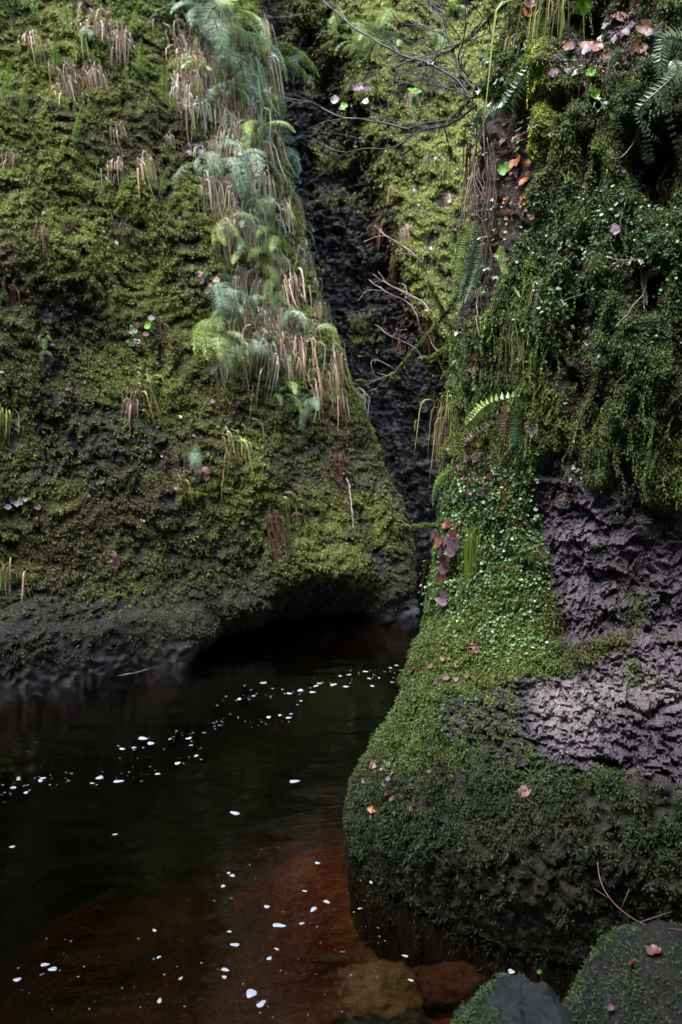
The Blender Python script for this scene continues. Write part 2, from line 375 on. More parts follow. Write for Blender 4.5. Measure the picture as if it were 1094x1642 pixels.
# hanging moss overhang above the purple rock, vertical drapes higher up
vd = P * np.array((1, 1, 0.28))
drape = fbm(vd * 7 + 4, 4)
moss_hi = sst(1.45, 1.85, Zb) * (1 - rockm) * (1 - holes)
dr2 = 1 - np.abs(pn(vd * 13)) * 2
bcol = zone([(864, 70), (898, 70), (892, 290), (868, 330), (858, 250)], 10, 12)
holes = holes * (1 - bcol)
off += 0.04 * bcol + moss_hi * (0.105 * drape + 0.055 * dr2 + 0.03 * pn(P * 24))
spray = 1 - 2 * np.abs(pn(P * np.array((1, 1, 0.75)) * 17 + 2))
off *= sst(-0.05, 0.35, Zb)
off += (1 - rockm) * (1 - moss_hi) * sst(0, 0.3, Zb) * (0.035 * fbm(P * 7, 3) + 0.022 * spray + 0.008 * pn(P * 45))
cw = P + 0.022 * np.stack([pn(P * 13), pn(P * 13 + 4), pn(P * 13 + 8)], -1) + 0.004 * np.stack([pn(P * 40), pn(P * 40 + 4), pn(P * 40 + 8)], -1)
ch = 0.028 * chips(cw, 0.11, (1, 1, 1.5)) + 0.020 * chips(cw + 3, 0.045, (1, 1, 1.3)) + 0.015 * chips(cw + 6, 0.02) + 0.03 * fbm(P * 5, 3, 0.6)
ch2 = 0.026 * chips(cw + nz[..., None] * 0.06, 0.12, (1, 1, 4.2)) + 0.022 * chips(cw + 9, 0.05, (1, 1, 3.4)) + 0.016 * chips(cw + 6, 0.02, (1, 1, 1.6)) + 0.015 * fbm(P * 9, 3, 0.6)
off += ch * np.clip(purple + litter + toplit, 0, 1) + ch2 * np.clip(pink + drk, 0, 1) + (0.012 * chips(P + 1, 0.02) + 0.012 * chips(P + 4, 0.05)) * basedark
P = P + off[..., None] * ndir
N_R = grid_normals(P)
if N_R[250:500, 100:500, 1].mean() > 0: N_R = -N_R
px, py = proj(P)
tone = fbm(P * 2.2 + 15, 4); tone2 = fbm(P * 9 + 31, 3)
g1 = np.array((0.084, 0.120, 0.036)); g2 = np.array((0.145, 0.172, 0.036)); g3 = np.array((0.048, 0.076, 0.027)); br = np.array((0.07, 0.05, 0.022))
mcol = mixc(g1, g2, np.clip(0.4 + 0.9 * tone, 0, 1))
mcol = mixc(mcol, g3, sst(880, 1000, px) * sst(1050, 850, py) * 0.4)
mcol = mixc(mcol, np.array((0.018, 0.030, 0.014)), sst(1130, 1330, py + 50 * nz) * 0.92)  # dark low moss, deepened to put the foot's shade into its colour
mcol = mixc(mcol, np.array((0.25, 0.30, 0.06)), bcol)
mcol = mixc(mcol, g2, zone([(700, 990), (860, 960), (880, 1060), (800, 1120), (700, 1080)], 30) * 0.6)
mcol = mixc(mcol, np.array((0.085, 0.10, 0.045)), moss_hi * sst(0.0, 0.4, fbm(P * 4 + 210, 3)) * 0.7)
mcol = mixc(mcol, br, np.clip(zone([(870, 960), (1000, 1000), (1094, 950), (1094, 1040), (900, 1080)], 30) * 0.55 + sst(0.25, 0.6, -tone) * 0.35, 0, 1))
pkr = moss_hi * sst(-0.28, 0.30, drape * 1.2 + 0.35 * dr2 + 0.3 * tone2) + (1 - moss_hi) * mixc(np.array([1.0]), np.array([0.0]), sst(1180, 1330, py))[..., 0] + (1 - moss_hi) * sst(1180, 1330, py) * sst(0.2, 0.75, spray + 0.9 * tone2)
patch = sst(0.12, 0.42, fbm(P * np.array((1, 1, 0.6)) * 9 + 33, 4)) * (0.25 + 0.75 * sst(880, 1010, py)) * sst(1130, 1040, py) + 0.5 * sst(0.25, 0.5, fbm(P * 13 + 3, 3)) * drk
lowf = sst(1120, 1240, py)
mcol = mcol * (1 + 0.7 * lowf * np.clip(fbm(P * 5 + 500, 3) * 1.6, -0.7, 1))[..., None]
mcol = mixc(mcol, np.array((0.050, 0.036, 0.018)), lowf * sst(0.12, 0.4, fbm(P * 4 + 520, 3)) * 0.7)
bald = lowf * sst(0.08, 0.3, fbm(P * np.array((5, 5, 3)) + 540, 4))
dense = np.clip(np.maximum(1 - rockm, 0.6 * patch) * (1 - 0.85 * bald) * (1 - holes) * (1 - 0.8 * basedark) * (0.85 + 0.5 * tone2) * (0.05 + 0.95 * np.clip(pkr, 0, 1)), 0, 1)
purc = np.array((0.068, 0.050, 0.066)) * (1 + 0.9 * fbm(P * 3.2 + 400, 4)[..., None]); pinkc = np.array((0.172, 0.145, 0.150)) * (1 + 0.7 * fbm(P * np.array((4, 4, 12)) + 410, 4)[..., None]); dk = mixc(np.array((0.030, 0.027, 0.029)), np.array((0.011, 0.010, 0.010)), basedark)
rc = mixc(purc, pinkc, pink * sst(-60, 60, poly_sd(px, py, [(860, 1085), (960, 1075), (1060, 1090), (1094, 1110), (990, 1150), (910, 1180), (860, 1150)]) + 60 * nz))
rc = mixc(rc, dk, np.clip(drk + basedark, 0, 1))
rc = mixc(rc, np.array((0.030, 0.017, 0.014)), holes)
rc = mixc(rc, np.array((0.10, 0.055, 0.03)), sst(0.2, 0.6, fbm(vd * 8 + 60, 3)) * purple * 0.5)
rc = mixc(rc, np.array((0.16, 0.12, 0.17)), toplit)
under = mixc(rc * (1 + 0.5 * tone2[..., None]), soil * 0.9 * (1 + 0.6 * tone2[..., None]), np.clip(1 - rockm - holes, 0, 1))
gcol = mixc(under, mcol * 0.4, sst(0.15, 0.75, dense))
RB = dict(P=P, N=N_R, dens=dense, mcol=mcol, px=px, py=py, h=Zb, v=np.broadcast_to(np.arange(nu)[:, None], Zb.shape))
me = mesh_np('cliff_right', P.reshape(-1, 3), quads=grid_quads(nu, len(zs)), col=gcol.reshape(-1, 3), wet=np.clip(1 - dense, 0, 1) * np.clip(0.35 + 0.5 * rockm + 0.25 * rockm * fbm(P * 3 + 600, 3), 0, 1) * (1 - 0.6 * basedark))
flat_q = (rockm[:-1, :-1].ravel() < 0.35); me.polygons.foreach_set('use_smooth', flat_q)
cliff_right = tag(link('cliff_right', me, M_ROCK), 'near rock buttress draped in moss with bare purple and pink rock', 'cliff', kind='structure')

# ------------------------------------------------------------------ unseen gorge wall behind the camera, added to block light
def wall_strip(name, pts, lean, H, label):
    pts = np.array(pts, float); seg = np.linalg.norm(np.diff(pts, axis=0), axis=1); cs = np.concatenate([[0], np.cumsum(seg)])
    ss = np.linspace(0, cs[-1], 120); xy = np.stack([np.interp(ss, cs, pts[:, 0]), np.interp(ss, cs, pts[:, 1])], -1)
    tg = nrm(np.gradient(xy, axis=0)); nn = np.stack([-tg[:, 1], tg[:, 0]], -1)
    hh = np.linspace(-0.8, H, 80)
    Pw = np.zeros((120, 80, 3)); Pw[..., :2] = xy[:, None] - lean * hh[None, :, None] * nn[:, None]; Pw[..., 2] = hh
    nn3 = np.concatenate([nn, np.zeros((120, 1))], 1)[:, None]
    Pw = Pw + (0.5 * fbm(Pw * 0.5, 4) + 0.12 * fbm(Pw * 2.5, 3))[..., None] * nn3
    tq = fbm(Pw, 4)
    cw = mixc(np.array((0.05, 0.045, 0.055)), np.array((0.06, 0.085, 0.02)), sst(-0.1, 0.3, tq))
    o = link(name, mesh_np(name, Pw.reshape(-1, 3), quads=grid_quads(120, 80), col=cw.reshape(-1, 3), wet=np.full(120 * 80, 0.2)), M_CLIFF)
    return tag(o, label, 'cliff', kind='structure')
wall_strip('cliff_light_block', [(2.7, -0.6), (2.6, -4), (0.5, -6.5), (-3, -6.5), (-6.5, -4), (-8.0, 0), (-8.5, 3.2)], 0.03, 17.0, 'unseen mossy gorge wall behind the camera, added to block light')

# ------------------------------------------------------------------ stream: bed and water
bx = np.linspace(-9, 6, 260); by = np.linspace(-6.5, 12, 260)
X, Y = np.meshgrid(bx, by, indexing='ij'); P = np.stack([X, Y, 0 * X], -1)
px, py = proj(P)
shore = np.hypot(X - 0.95, (Y - 3.6) / np.where(Y > 3.6, 1.1, 1.6))
dep = 0.22 + 1.15 * np.clip((shore - 0.62 + 0.5 * fbm(P * 1.1 + 30, 3)) / 2.7, 0, 1) ** 1.25 + 0.1 * fbm(P * 1.4, 3) + 0.03 * fbm(P * 6, 3)
P[..., 2] = -dep
cb = mixc(np.array((0.080, 0.040, 0.017)), np.array((0.028, 0.015, 0.008)), sst(-0.3, 0.4, fbm(P * 2.5, 4)))
cb = mixc(cb, np.array((0.008, 0.007, 0.006)), sst(4.2, 5.6, Y))
bed = tag(link('stream_bed', mesh_np('stream_bed', P.reshape(-1, 3), quads=grid_quads(260, 260), col=cb.reshape(-1, 3), wet=np.zeros(260 * 260)), M_CLIFF), 'brown silty bed of the pool under the peaty water', 'stream bed', kind='structure')

wn = 4; wx = np.array((-9, 6.0)); wy = np.array((-6.5, 12.0))
V = np.array([(x, y, z) for z in (-1.7, 0.0) for y in wy for x in wx])
Q = [(0, 2, 3, 1), (4, 5, 7, 6), (0, 1, 5, 4), (1, 3, 7, 5), (3, 2, 6, 7), (2, 0, 4, 6)]
m, t, b = new_mat('peaty_water')
t.nodes.remove(b); out = t.nodes['Material Output']
tc = t.nodes.new('ShaderNodeTexCoord')
mp = t.nodes.new('ShaderNodeMapping'); mp.inputs['Scale'].default_value = (1.0, 2.2, 1)
mp.inputs['Rotation'].default_value = (0, 0, -0.4)
t.links.new(tc.outputs['Object'], mp.inputs[0])
n1 = t.nodes.new('ShaderNodeTexNoise'); n1.inputs['Scale'].default_value = 3.2; n1.inputs['Detail'].default_value = 3
n2 = t.nodes.new('ShaderNodeTexNoise'); n2.inputs['Scale'].default_value = 14; n2.inputs['Detail'].default_value = 3
for n in (n1, n2): t.links.new(mp.outputs[0], n.inputs['Vector'])
ad = t.nodes.new('ShaderNodeMath'); ad.operation = 'MULTIPLY_ADD'; ad.inputs[1].default_value = 0.16
t.links.new(n2.outputs[0], ad.inputs[0]); t.links.new(n1.outputs[0], ad.inputs[2])
bp = t.nodes.new('ShaderNodeBump'); bp.inputs['Strength'].default_value = 0.5; bp.inputs['Distance'].default_value = 0.018
t.links.new(ad.outputs[0], bp.inputs['Height'])
fr = t.nodes.new('ShaderNodeFresnel'); fr.inputs[0].default_value = 1.6; t.links.new(bp.outputs[0], fr.inputs['Normal'])
gl = t.nodes.new('ShaderNodeBsdfGlossy'); gl.inputs['Roughness'].default_value = 0.03; t.links.new(bp.outputs[0], gl.inputs['Normal'])
tr = t.nodes.new('ShaderNodeBsdfTransparent')
mx = t.nodes.new('ShaderNodeMixShader')
t.links.new(fr.outputs[0], mx.inputs[0]); t.links.new(tr.outputs[0], mx.inputs[1]); t.links.new(gl.outputs[0], mx.inputs[2])
t.links.new(mx.outputs[0], out.inputs['Surface'])
va = t.nodes.new('ShaderNodeVolumeAbsorption'); va.inputs['Color'].default_value = (0.52, 0.27, 0.09, 1); va.inputs['Density'].default_value = 3.4
t.links.new(va.outputs[0], out.inputs['Volume'])
water = tag(link('stream_water', mesh_np('stream_water', V, quads=Q, smooth=False), m), 'dark peaty brown pool of still stream water below the cliffs', 'water', kind='structure')

# ------------------------------------------------------------------ moss leaves
def sample(G, n, wgt):
    P = G['P']; nu, nv = P.shape[:2]
    a = np.linalg.norm(np.cross(P[1:, :-1] - P[:-1, :-1], P[:-1, 1:] - P[:-1, :-1]), axis=-1)
    pr = (a * wgt[:-1, :-1]).ravel(); pr = pr / pr.sum()
    k = rng.choice(len(pr), n, p=pr); i = k // (nv - 1); j = k % (nv - 1)
    fu = rng.random(n)[:, None]; fv = rng.random(n)[:, None]
    def lerp(Q):
        if Q.ndim == 2: Q = Q[..., None]
        return Q[i, j] * (1 - fu) * (1 - fv) + Q[i + 1, j] * fu * (1 - fv) + Q[i, j + 1] * (1 - fu) * fv + Q[i + 1, j + 1] * fu * fv
    return lerp(P), nrm(lerp(G['N'])), lerp(G['mcol']), lerp(G['dens'])[:, 0], lerp(G['px'])[:, 0], lerp(G['py'])[:, 0]
def leaf_tris(P, D, Nn, L, W, col, bend=0.15, mid=0.45):
    """diamond leaves: base, two shoulders, tip; folded a little along the midrib"""
    S = nrm(np.cross(D, Nn)); U = np.cross(S, D); L = L[:, None]; W = W[:, None]
    v0 = P; m_ = P + D * L * mid + U * W * 0.12
    v1 = m_ + S * W * 0.5; v3 = m_ - S * W * 0.5; v2 = P + D * L - U * L * bend
    V = np.stack([v0, v1, v2, v3], 1).reshape(-1, 3)
    b = np.arange(len(P))[:, None] * 4
    T = np.concatenate([b + [0, 1, 2], b + [0, 2, 3]])
    return V, T, np.repeat(col, 4, 0)
def tufts(P, Nn, col, k, L, W, out=0.6, down=0.7, spread=0.6, jit=0.004, cj=0.25):
    n = len(P); P = np.repeat(P, k, 0); Nn = np.repeat(Nn, k, 0); col = np.repeat(col, k, 0)
    r = rng.normal(size=(n * k, 3)) * spread
    D = nrm(Nn * out + np.array((0, 0, -down)) + r)
    Nf = nrm(Nn + rng.normal(size=(n * k, 3)) * 0.45 + np.array((0, 0, 0.35)))
    Ls = np.repeat(L, k) * rng.uniform(0.6, 1.3, n * k); Ws = np.repeat(W, k) * rng.uniform(0.7, 1.2, n * k)
    c = col * (1 + cj * rng.normal(size=(n * k, 1))); c = np.clip(c, 0.004, 0.6)
    return leaf_tris(P + rng.normal(size=P.shape) * jit - D * (Ls * 0.2)[:, None], D, Nf, Ls, Ws, c)
def moss_obj(name, parts, label, mat):
    Vs, Ts, Cs = [], [], []; o = 0
    for V, T, c in parts: Vs.append(V); Ts.append(T + o); Cs.append(c); o += len(V)
    me = mesh_np(name, np.concatenate(Vs), tris=np.concatenate(Ts), col=np.concatenate(Cs), smooth=False)
    return tag(link(name, me, mat), label, 'moss', kind='stuff')

inv = lambda G: ((G['px'] > -40) & (G['px'] < 1134) & (G['py'] > -60) & (G['py'] < 1700)).astype(float)
p, nn, c, de, qx, qy = sample(L, 115000, L['dens'] ** 1.3 * inv(L) * (L['v'] < 0.6) + 1e-9)
moss_obj('moss', [tufts(p, nn, c * rng.uniform(0.7, 1.35, (len(p), 1)), 4, rng.uniform(0.011, 0.026, len(p)), rng.uniform(0.005, 0.010, len(p)), jit=0.006)], 'olive moss cushions covering the left cliff above the pool', M_MOSS)
p, nn, c, de, qx, qy = sample(K, 60000, K['dens'] ** 1.3 * inv(K) * (K['px'] < 900) + 1e-9)
moss_obj('moss', [tufts(p, nn, c * rng.uniform(0.7, 1.35, (len(p), 1)), 4, rng.uniform(0.016, 0.034, len(p)), rng.uniform(0.007, 0.014, len(p)), jit=0.008)], 'bright yellow green moss on the far cliff beyond the gully', M_MOSS)
p, nn, c, de, qx, qy = sample(RB, 130000, RB['dens'] * inv(RB) * (RB['v'] > 20) * (0.35 + 0.65 * (RB['v'] > 60)) + 1e-9)
moss_obj('moss', [tufts(p, nn, c * rng.uniform(0.65, 1.35, (len(p), 1)), 4, rng.uniform(0.008, 0.019, len(p)), rng.uniform(0.004, 0.007, len(p)), jit=0.005)], 'green moss and liverwort draping the near right buttress', M_MOSS)

# ------------------------------------------------------------------ leafy liverwort and creeping cover on the buttress
def round_tris(P, Nn, R, col):
    """small round leaves, five-sided and a little cupped"""
    n = len(P); r = rng.normal(size=(n, 3)); Sx = nrm(np.cross(Nn, r)); Sy = np.cross(Nn, Sx)
    V = [P - Nn * (R * 0.15)[:, None]]
    for k in range(6):
        a = k * math.pi / 3; V.append(P + (Sx * math.cos(a) + Sy * math.sin(a)) * (R * (1.0 if k else 0.7))[:, None] + Nn * (R * rng.uniform(-0.1, 0.25, n))[:, None])
    V = np.stack(V, 1).reshape(-1, 3); b = np.arange(n)[:, None] * 7
    T = np.concatenate([b + [0, 1 + k, 1 + (k + 1) % 6] for k in range(6)])
    return V, T, np.repeat(col, 7, 0)
def zone_w(G, poly, soft=20):
    return sst(-soft, soft, poly_sd(G['px'], G['py'], poly) + 25 * fbm(G['P'] * 8, 3))
okR = inv(RB) * (RB['v'] > 20)
wl = zone_w(RB, [(700, 760), (860, 740), (870, 960), (880, 1040), (780, 1060), (690, 960)]) * okR
p, nn, c, de, qx, qy = sample(RB, 14000, wl + 1e-9)
nn2 = nrm(nn + np.array((0, 0, 0.5)) + rng.normal(size=p.shape) * 0.5)
cc = np.array((0.095, 0.185, 0.060)) * rng.uniform(0.45, 1.5, (len(p), 1)) * (1 + 0.1 * rng.normal(size=(len(p), 3)))
moss_obj('liverwort', [round_tris(p + nn * rng.uniform(0.004, 0.02, (len(p), 1)), nn2, rng.uniform(0.0035, 0.0085, len(p)), cc)], 'carpet of fresh green round leaves beside the bare purple rock', M_LEAF)['category'] = 'liverwort'
wl = zone_w(RB, [(770, 330), (900, 300), (1094, 330), (1200, 330), (1200, 560), (1000, 560), (870, 600), (760, 560)]) * okR * (0.3 + RB['dens'])
p, nn, c, de, qx, qy = sample(RB, 9000, wl * (0.15 + sst(-0.1, 0.3, fbm(RB['P'] * 5 + 77, 3))) + 1e-9)
nn2 = nrm(nn * 0.8 + np.array((0, 0, 0.45)) + rng.normal(size=p.shape) * 0.6)
cc = np.array((0.062, 0.115, 0.040)) * rng.uniform(0.4, 1.7, (len(p), 1)) * (1 + 0.1 * rng.normal(size=(len(p), 3)))
moss_obj('creeping_foliage', [round_tris(p + nn * rng.uniform(0.005, 0.03, (len(p), 1)), nn2, rng.uniform(0.0035, 0.009, len(p)), cc)], 'small dark green leaves creeping over the upper right rock', M_LEAF)['category'] = 'foliage'

# damp leaf litter caught all over the upper rock
wl = okR * sst(1.3, 1.9, RB['h']) * (0.25 + sst(0.75, 0.2, RB['dens'])) * sst(-0.2, 0.25, fbm(RB['P'] * 4 + 200, 3))
p, nn, c, de, qx, qy = sample(RB, 8500, wl + 1e-9)
d_ = nrm(rng.normal(size=p.shape) + np.array((0, 0, -0.8))); pal = np.array([(0.085, 0.04, 0.03), (0.055, 0.03, 0.035), (0.13, 0.075, 0.05), (0.10, 0.075, 0.095), (0.16, 0.055, 0.02)])
moss_obj('leaf_litter', [leaf_tris(p + nn * rng.uniform(0.0, 0.02, (len(p), 1)), d_, nrm(nn + rng.normal(size=p.shape) * 0.6), rng.uniform(0.008, 0.028, len(p)), rng.uniform(0.004, 0.014, len(p)), pal[rng.integers(0, 5, len(p))] * rng.uniform(0.5, 1.4, (len(p), 1)))], 'brown and purple leaf scraps and dead stems matted over the upper buttress', M_DEAD)['category'] = 'leaf litter'
# larger feathery sprays on the foot
wl = okR * RB['dens'] * sst(1150, 1240, RB['py']) * sst(1440, 1290, RB['py'])
p, nn, c, de, qx, qy = sample(RB, 5200, wl + 1e-9)
moss_obj('feather_moss', [tufts(p + nn * 0.006, nn, mixc(c, np.array((0.060, 0.095, 0.036)), rng.uniform(0.0, 0.8, len(p)) ** 1.5), 7, rng.uniform(0.014, 0.026, len(p)), rng.uniform(0.004, 0.007, len(p)), out=0.8, down=0.5, spread=0.5, jit=0.003)], 'feathery moss sprays over the rounded foot of the buttress', M_MOSS)['category'] = 'moss'
# hanging strands of moss, clothed with little leaves
wl = okR * RB['dens'] * sst(1.25, 1.6, RB['h']) * (0.15 + np.maximum(zone_w(RB, [(770, 380), (900, 380), (910, 620), (850, 700), (740, 720), (720, 560)]), np.maximum(zone_w(RB, [(900, 640), (985, 640), (985, 740), (900, 700)]), zone_w(RB, [(1000, 640), (1120, 640), (1120, 790), (1010, 760)]))))
p, nn, c, de, qx, qy = sample(RB, 1700, wl + 1e-9)
nl = 13; ln = rng.uniform(0.03, 0.13, len(p)); tt = np.linspace(0, 1, nl)
sway = rng.normal(size=(len(p), 1, 3)) * 0.012
q = p[:, None] + nn[:, None] * (0.01 + 0.035 * np.sin(tt * 2.2))[None, :, None] + np.array((0, 0, -1.0)) * (ln[:, None] * tt[None])[..., None] + sway * (tt ** 2)[None, :, None]
cc = c * rng.uniform(0.6, 1.9, (len(p), 1)); cc = np.repeat(cc[:, None] * (0.8 + 0.5 * tt)[None, :, None], 1, 1).reshape(-1, 3)
moss_obj('hanging_moss', [tufts(q.reshape(-1, 3), np.repeat(nn, nl, 0), cc, 3, np.full(len(p) * nl, 0.010), np.full(len(p) * nl, 0.0038), out=0.5, down=0.9, jit=0.002)], 'hanging strands of feathery moss over the upper buttress', M_MOSS)

# ------------------------------------------------------------------ finding the rock surface at a place of the design drawing
def hit(G, qx, qy, out=0.0):
    px, py, P = G['px'], G['py'], G['P']
    for rad in (5, 12, 30, 80):
        m = (np.abs(px - qx) < rad) & (np.abs(py - qy) < rad)
        if m.any(): break
    ii, jj = np.nonzero(m); dist = np.linalg.norm(P[ii, jj] - CAM, axis=1)
    near = dist < dist.min() + 0.5
    ii, jj, dist = ii[near], jj[near], dist[near]
    d2 = (px[ii, jj] - qx) ** 2 + (py[ii, jj] - qy) ** 2; k = d2.argmin()
    n_ = nrm(G['N'][ii, jj].mean(0))
    return P[ii[k], jj[k]] + n_ * out, n_
def heading(n): return math.atan2(n[1], n[0])

# ------------------------------------------------------------------ plant and litter builders
class MB:
    def __init__(s): s.V = []; s.T = []; s.C = []; s.n = 0
    def add(s, V, T, col):
        V = np.asarray(V, float); T = np.asarray(T); col = np.broadcast_to(np.asarray(col, float), (len(V), 3))
        s.V.append(V); s.T.append(T + s.n); s.C.append(col); s.n += len(V)
    def leaves(s, P, D, N, L, W, col, bend=0.15, mid=0.45): s.add(*leaf_tris(np.asarray(P, float), nrm(np.asarray(D, float)), nrm(np.asarray(N, float)), np.asarray(L, float), np.asarray(W, float), np.asarray(col, float), bend, mid))
    def tube(s, pts, rad, col, sides=5):
        pts = np.asarray(pts, float); n = len(pts); rad = np.broadcast_to(np.asarray(rad, float), (n,))
        tg = nrm(np.gradient(pts, axis=0)); ref = np.where(np.abs(tg[:, 2:3]) > 0.9, np.array([[1.0, 0, 0]]), np.array([[0, 0, 1.0]]))
        a = nrm(np.cross(tg, ref)); b = np.cross(tg, a)
        an = np.arange(sides) * 2 * math.pi / sides
        V = pts[:, None] + (a[:, None] * np.cos(an)[None, :, None] + b[:, None] * np.sin(an)[None, :, None]) * rad[:, None, None]
        T = []
        for i in range(n - 1):
            for k in range(sides):
                p0 = i * sides + k; p1 = i * sides + (k + 1) % sides; q0 = p0 + sides; q1 = p1 + sides
                T += [(p0, p1, q1), (p0, q1, q0)]
        V = V.reshape(-1, 3)
        V = np.concatenate([V, pts[:1], pts[-1:]])
        for k in range(sides):
            T.append((len(V) - 2, (k + 1) % sides, k)); T.append((len(V) - 1, (n - 1) * sides + k, (n - 1) * sides + (k + 1) % sides))
        col = np.asarray(col, float)
        if col.ndim == 2: col = np.concatenate([np.repeat(col, sides, 0), col[:1], col[-1:]])
        s.add(V, T, col)
    def strip(s, pts, side, wid, col):
        pts = np.asarray(pts, float); n = len(pts); side = np.broadcast_to(side, (n, 3)); wid = np.asarray(wid, float)
        V = np.stack([pts - side * wid[:, None] / 2, pts + side * wid[:, None] / 2], 1).reshape(-1, 3)
        T = []
        for i in range(n - 1): T += [(2 * i, 2 * i + 1, 2 * i + 3), (2 * i, 2 * i + 3, 2 * i + 2)]
        col = np.asarray(col, float)
        if col.ndim == 2: col = np.repeat(col, 2, 0)
        s.add(V, T, col)
    def mesh(s, name, smooth=False): return mesh_np(name, np.concatenate(s.V), tris=np.concatenate(s.T), col=np.concatenate(s.C), smooth=smooth)
def smooth_path(pts, n):
    pts = np.asarray(pts, float); k = len(pts); t = np.linspace(0, k - 1, n); i = np.clip(t.astype(int), 0, k - 2); f = (t - i)[:, None]
    p0 = pts[np.maximum(i - 1, 0)]; p1 = pts[i]; p2 = pts[i + 1]; p3 = pts[np.minimum(i + 2, k - 1)]
    return 0.5 * (2 * p1 + (p2 - p0) * f + (2 * p0 - 5 * p1 + 4 * p2 - p3) * f ** 2 + (3 * p1 - p0 - 3 * p2 + p3) * f ** 3)
def frond_on(mb, path, face, width, col, lacy=False, stem=(0.05, 0.035, 0.015), nodes=26, var=0.2):
    """one fern frond along a path: midrib, pairs of pinnae, pinnules when lacy; face = the way its upper side looks"""
    path = smooth_path(path, nodes); Lt = np.linalg.norm(np.diff(path, axis=0), axis=1).sum()
    tg = nrm(np.gradient(path, axis=0)); sd_ = nrm(np.cross(tg, face)); up = np.cross(sd_, tg)
    mb.tube(path, np.linspace(min(Lt * 0.008, 0.0016), min(Lt * 0.003, 0.0008), nodes), stem, 4)
    t = np.linspace(0, 1, nodes); prof = np.clip(np.minimum(0.25 + t / 0.22, 1.0) * (1 - t) ** 0.75 * 1.12 + 0.06, 0, 1)
    gap = Lt / nodes
    for sg in (-1, 1):
        D = nrm(sd_ * sg + tg * 0.38 - up * 0.10 + rng.normal(size=tg.shape) * 0.06)[2:]
        Lp = (width * prof * rng.uniform(0.85, 1.12, nodes))[2:]; Pp = path[2:]; Nn = up[2:] + rng.normal(size=D.shape) * 0.15
        cc = np.asarray(col) * (1 + var * rng.normal(size=(len(D), 1)))
        cc = np.clip(cc, 0.004, 0.6)
        if not lacy:
            mb.leaves(Pp, D, Nn, Lp, np.full(len(D), gap * 0.85), cc, 0.25, 0.3)
        else:
            for q in np.linspace(0.08, 0.95, 8):
                base = Pp + D * (Lp * q)[:, None] - nrm(Nn) * (Lp * q * q * 0.2)[:, None]
                for s2 in (-1, 1):
                    d2 = nrm(np.cross(D, nrm(Nn)) * s2 + D * 0.5 + rng.normal(size=D.shape) * 0.12)
                    l2 = np.maximum(gap * 0.75 * (1.1 - q * 0.7), Lp * 0.05)
                    mb.leaves(base, d2, Nn, l2, l2 * 0.5, cc, 0.2)
def local_frond(L, droop, a0, width, col, lacy, nodes=24):
    """frond mesh in its own frame: grows along +X, up is +Z, bends over by its weight"""
    mb = MB(); pts = [np.zeros(3)]; a = a0; n = 8
    for i in range(n):
        pts.append(pts[-1] + np.array((math.cos(a), random.uniform(-0.06, 0.06), math.sin(a))) * L / n); a -= droop / n
    frond_on(mb, pts, np.array((0.25, 0, 1.0)), width, col, lacy, nodes=nodes)
    return mb.mesh('frond')
def grass_mesh(n, L, spread, cols, wid, stiff=0.35, root=1.0):
    """hanging tuft: blades leave a small mound at all angles and fall straight down the wall"""
    mb = MB()
    for _ in range(n):
        az = random.gauss(0, spread); l = L * random.choice((random.uniform(0.2, 0.6), random.uniform(0.5, 1.0), random.uniform(0.7, 1.25))); a = random.uniform(-1.2, 0.5)
        ph = random.gauss(0, 0.14) * L * root
        p = np.array((random.uniform(-0.01, 0.03), ph, random.gauss(0, 0.10) * L * root - abs(ph) * 0.4)); pts = [p]
        k = 8; end = random.uniform(-1.57, -1.38); wob = random.gauss(0, 0.2); first = random.uniform(0.08, 0.22) + 0.25 * stiff
        for i in range(k):
            st = l * (first / 3 if i < 3 else (1 - first) / (k - 3))
            pts.append(pts[-1] + np.array((math.cos(a) * math.cos(az) * 0.8, math.cos(a) * math.sin(az) + wob * (i / k) ** 2, math.sin(a))) * st)
            a = max(a - random.uniform(0.5, 0.9), end); az += random.gauss(0, 0.2)
        tg = nrm(np.gradient(np.array(pts), axis=0)); side = nrm(np.cross(tg, np.array((random.gauss(1, 0.5), random.gauss(0, 0.8), 0.2))))
        c0 = np.array(random.choice(cols)) * random.uniform(0.4, 1.4); c1 = c0 * np.array((1.25, 1.1, 0.95))
        w_ = wid * random.uniform(0.6, 1.3) * np.array([0.7, 0.9, 1, 1, 0.95, 0.85, 0.65, 0.4, 0.08])
        mb.strip(pts, side, w_, np.array([c0 + (c1 - c0) * i / k for i in range(k + 1)]))
    return mb.mesh('grass')
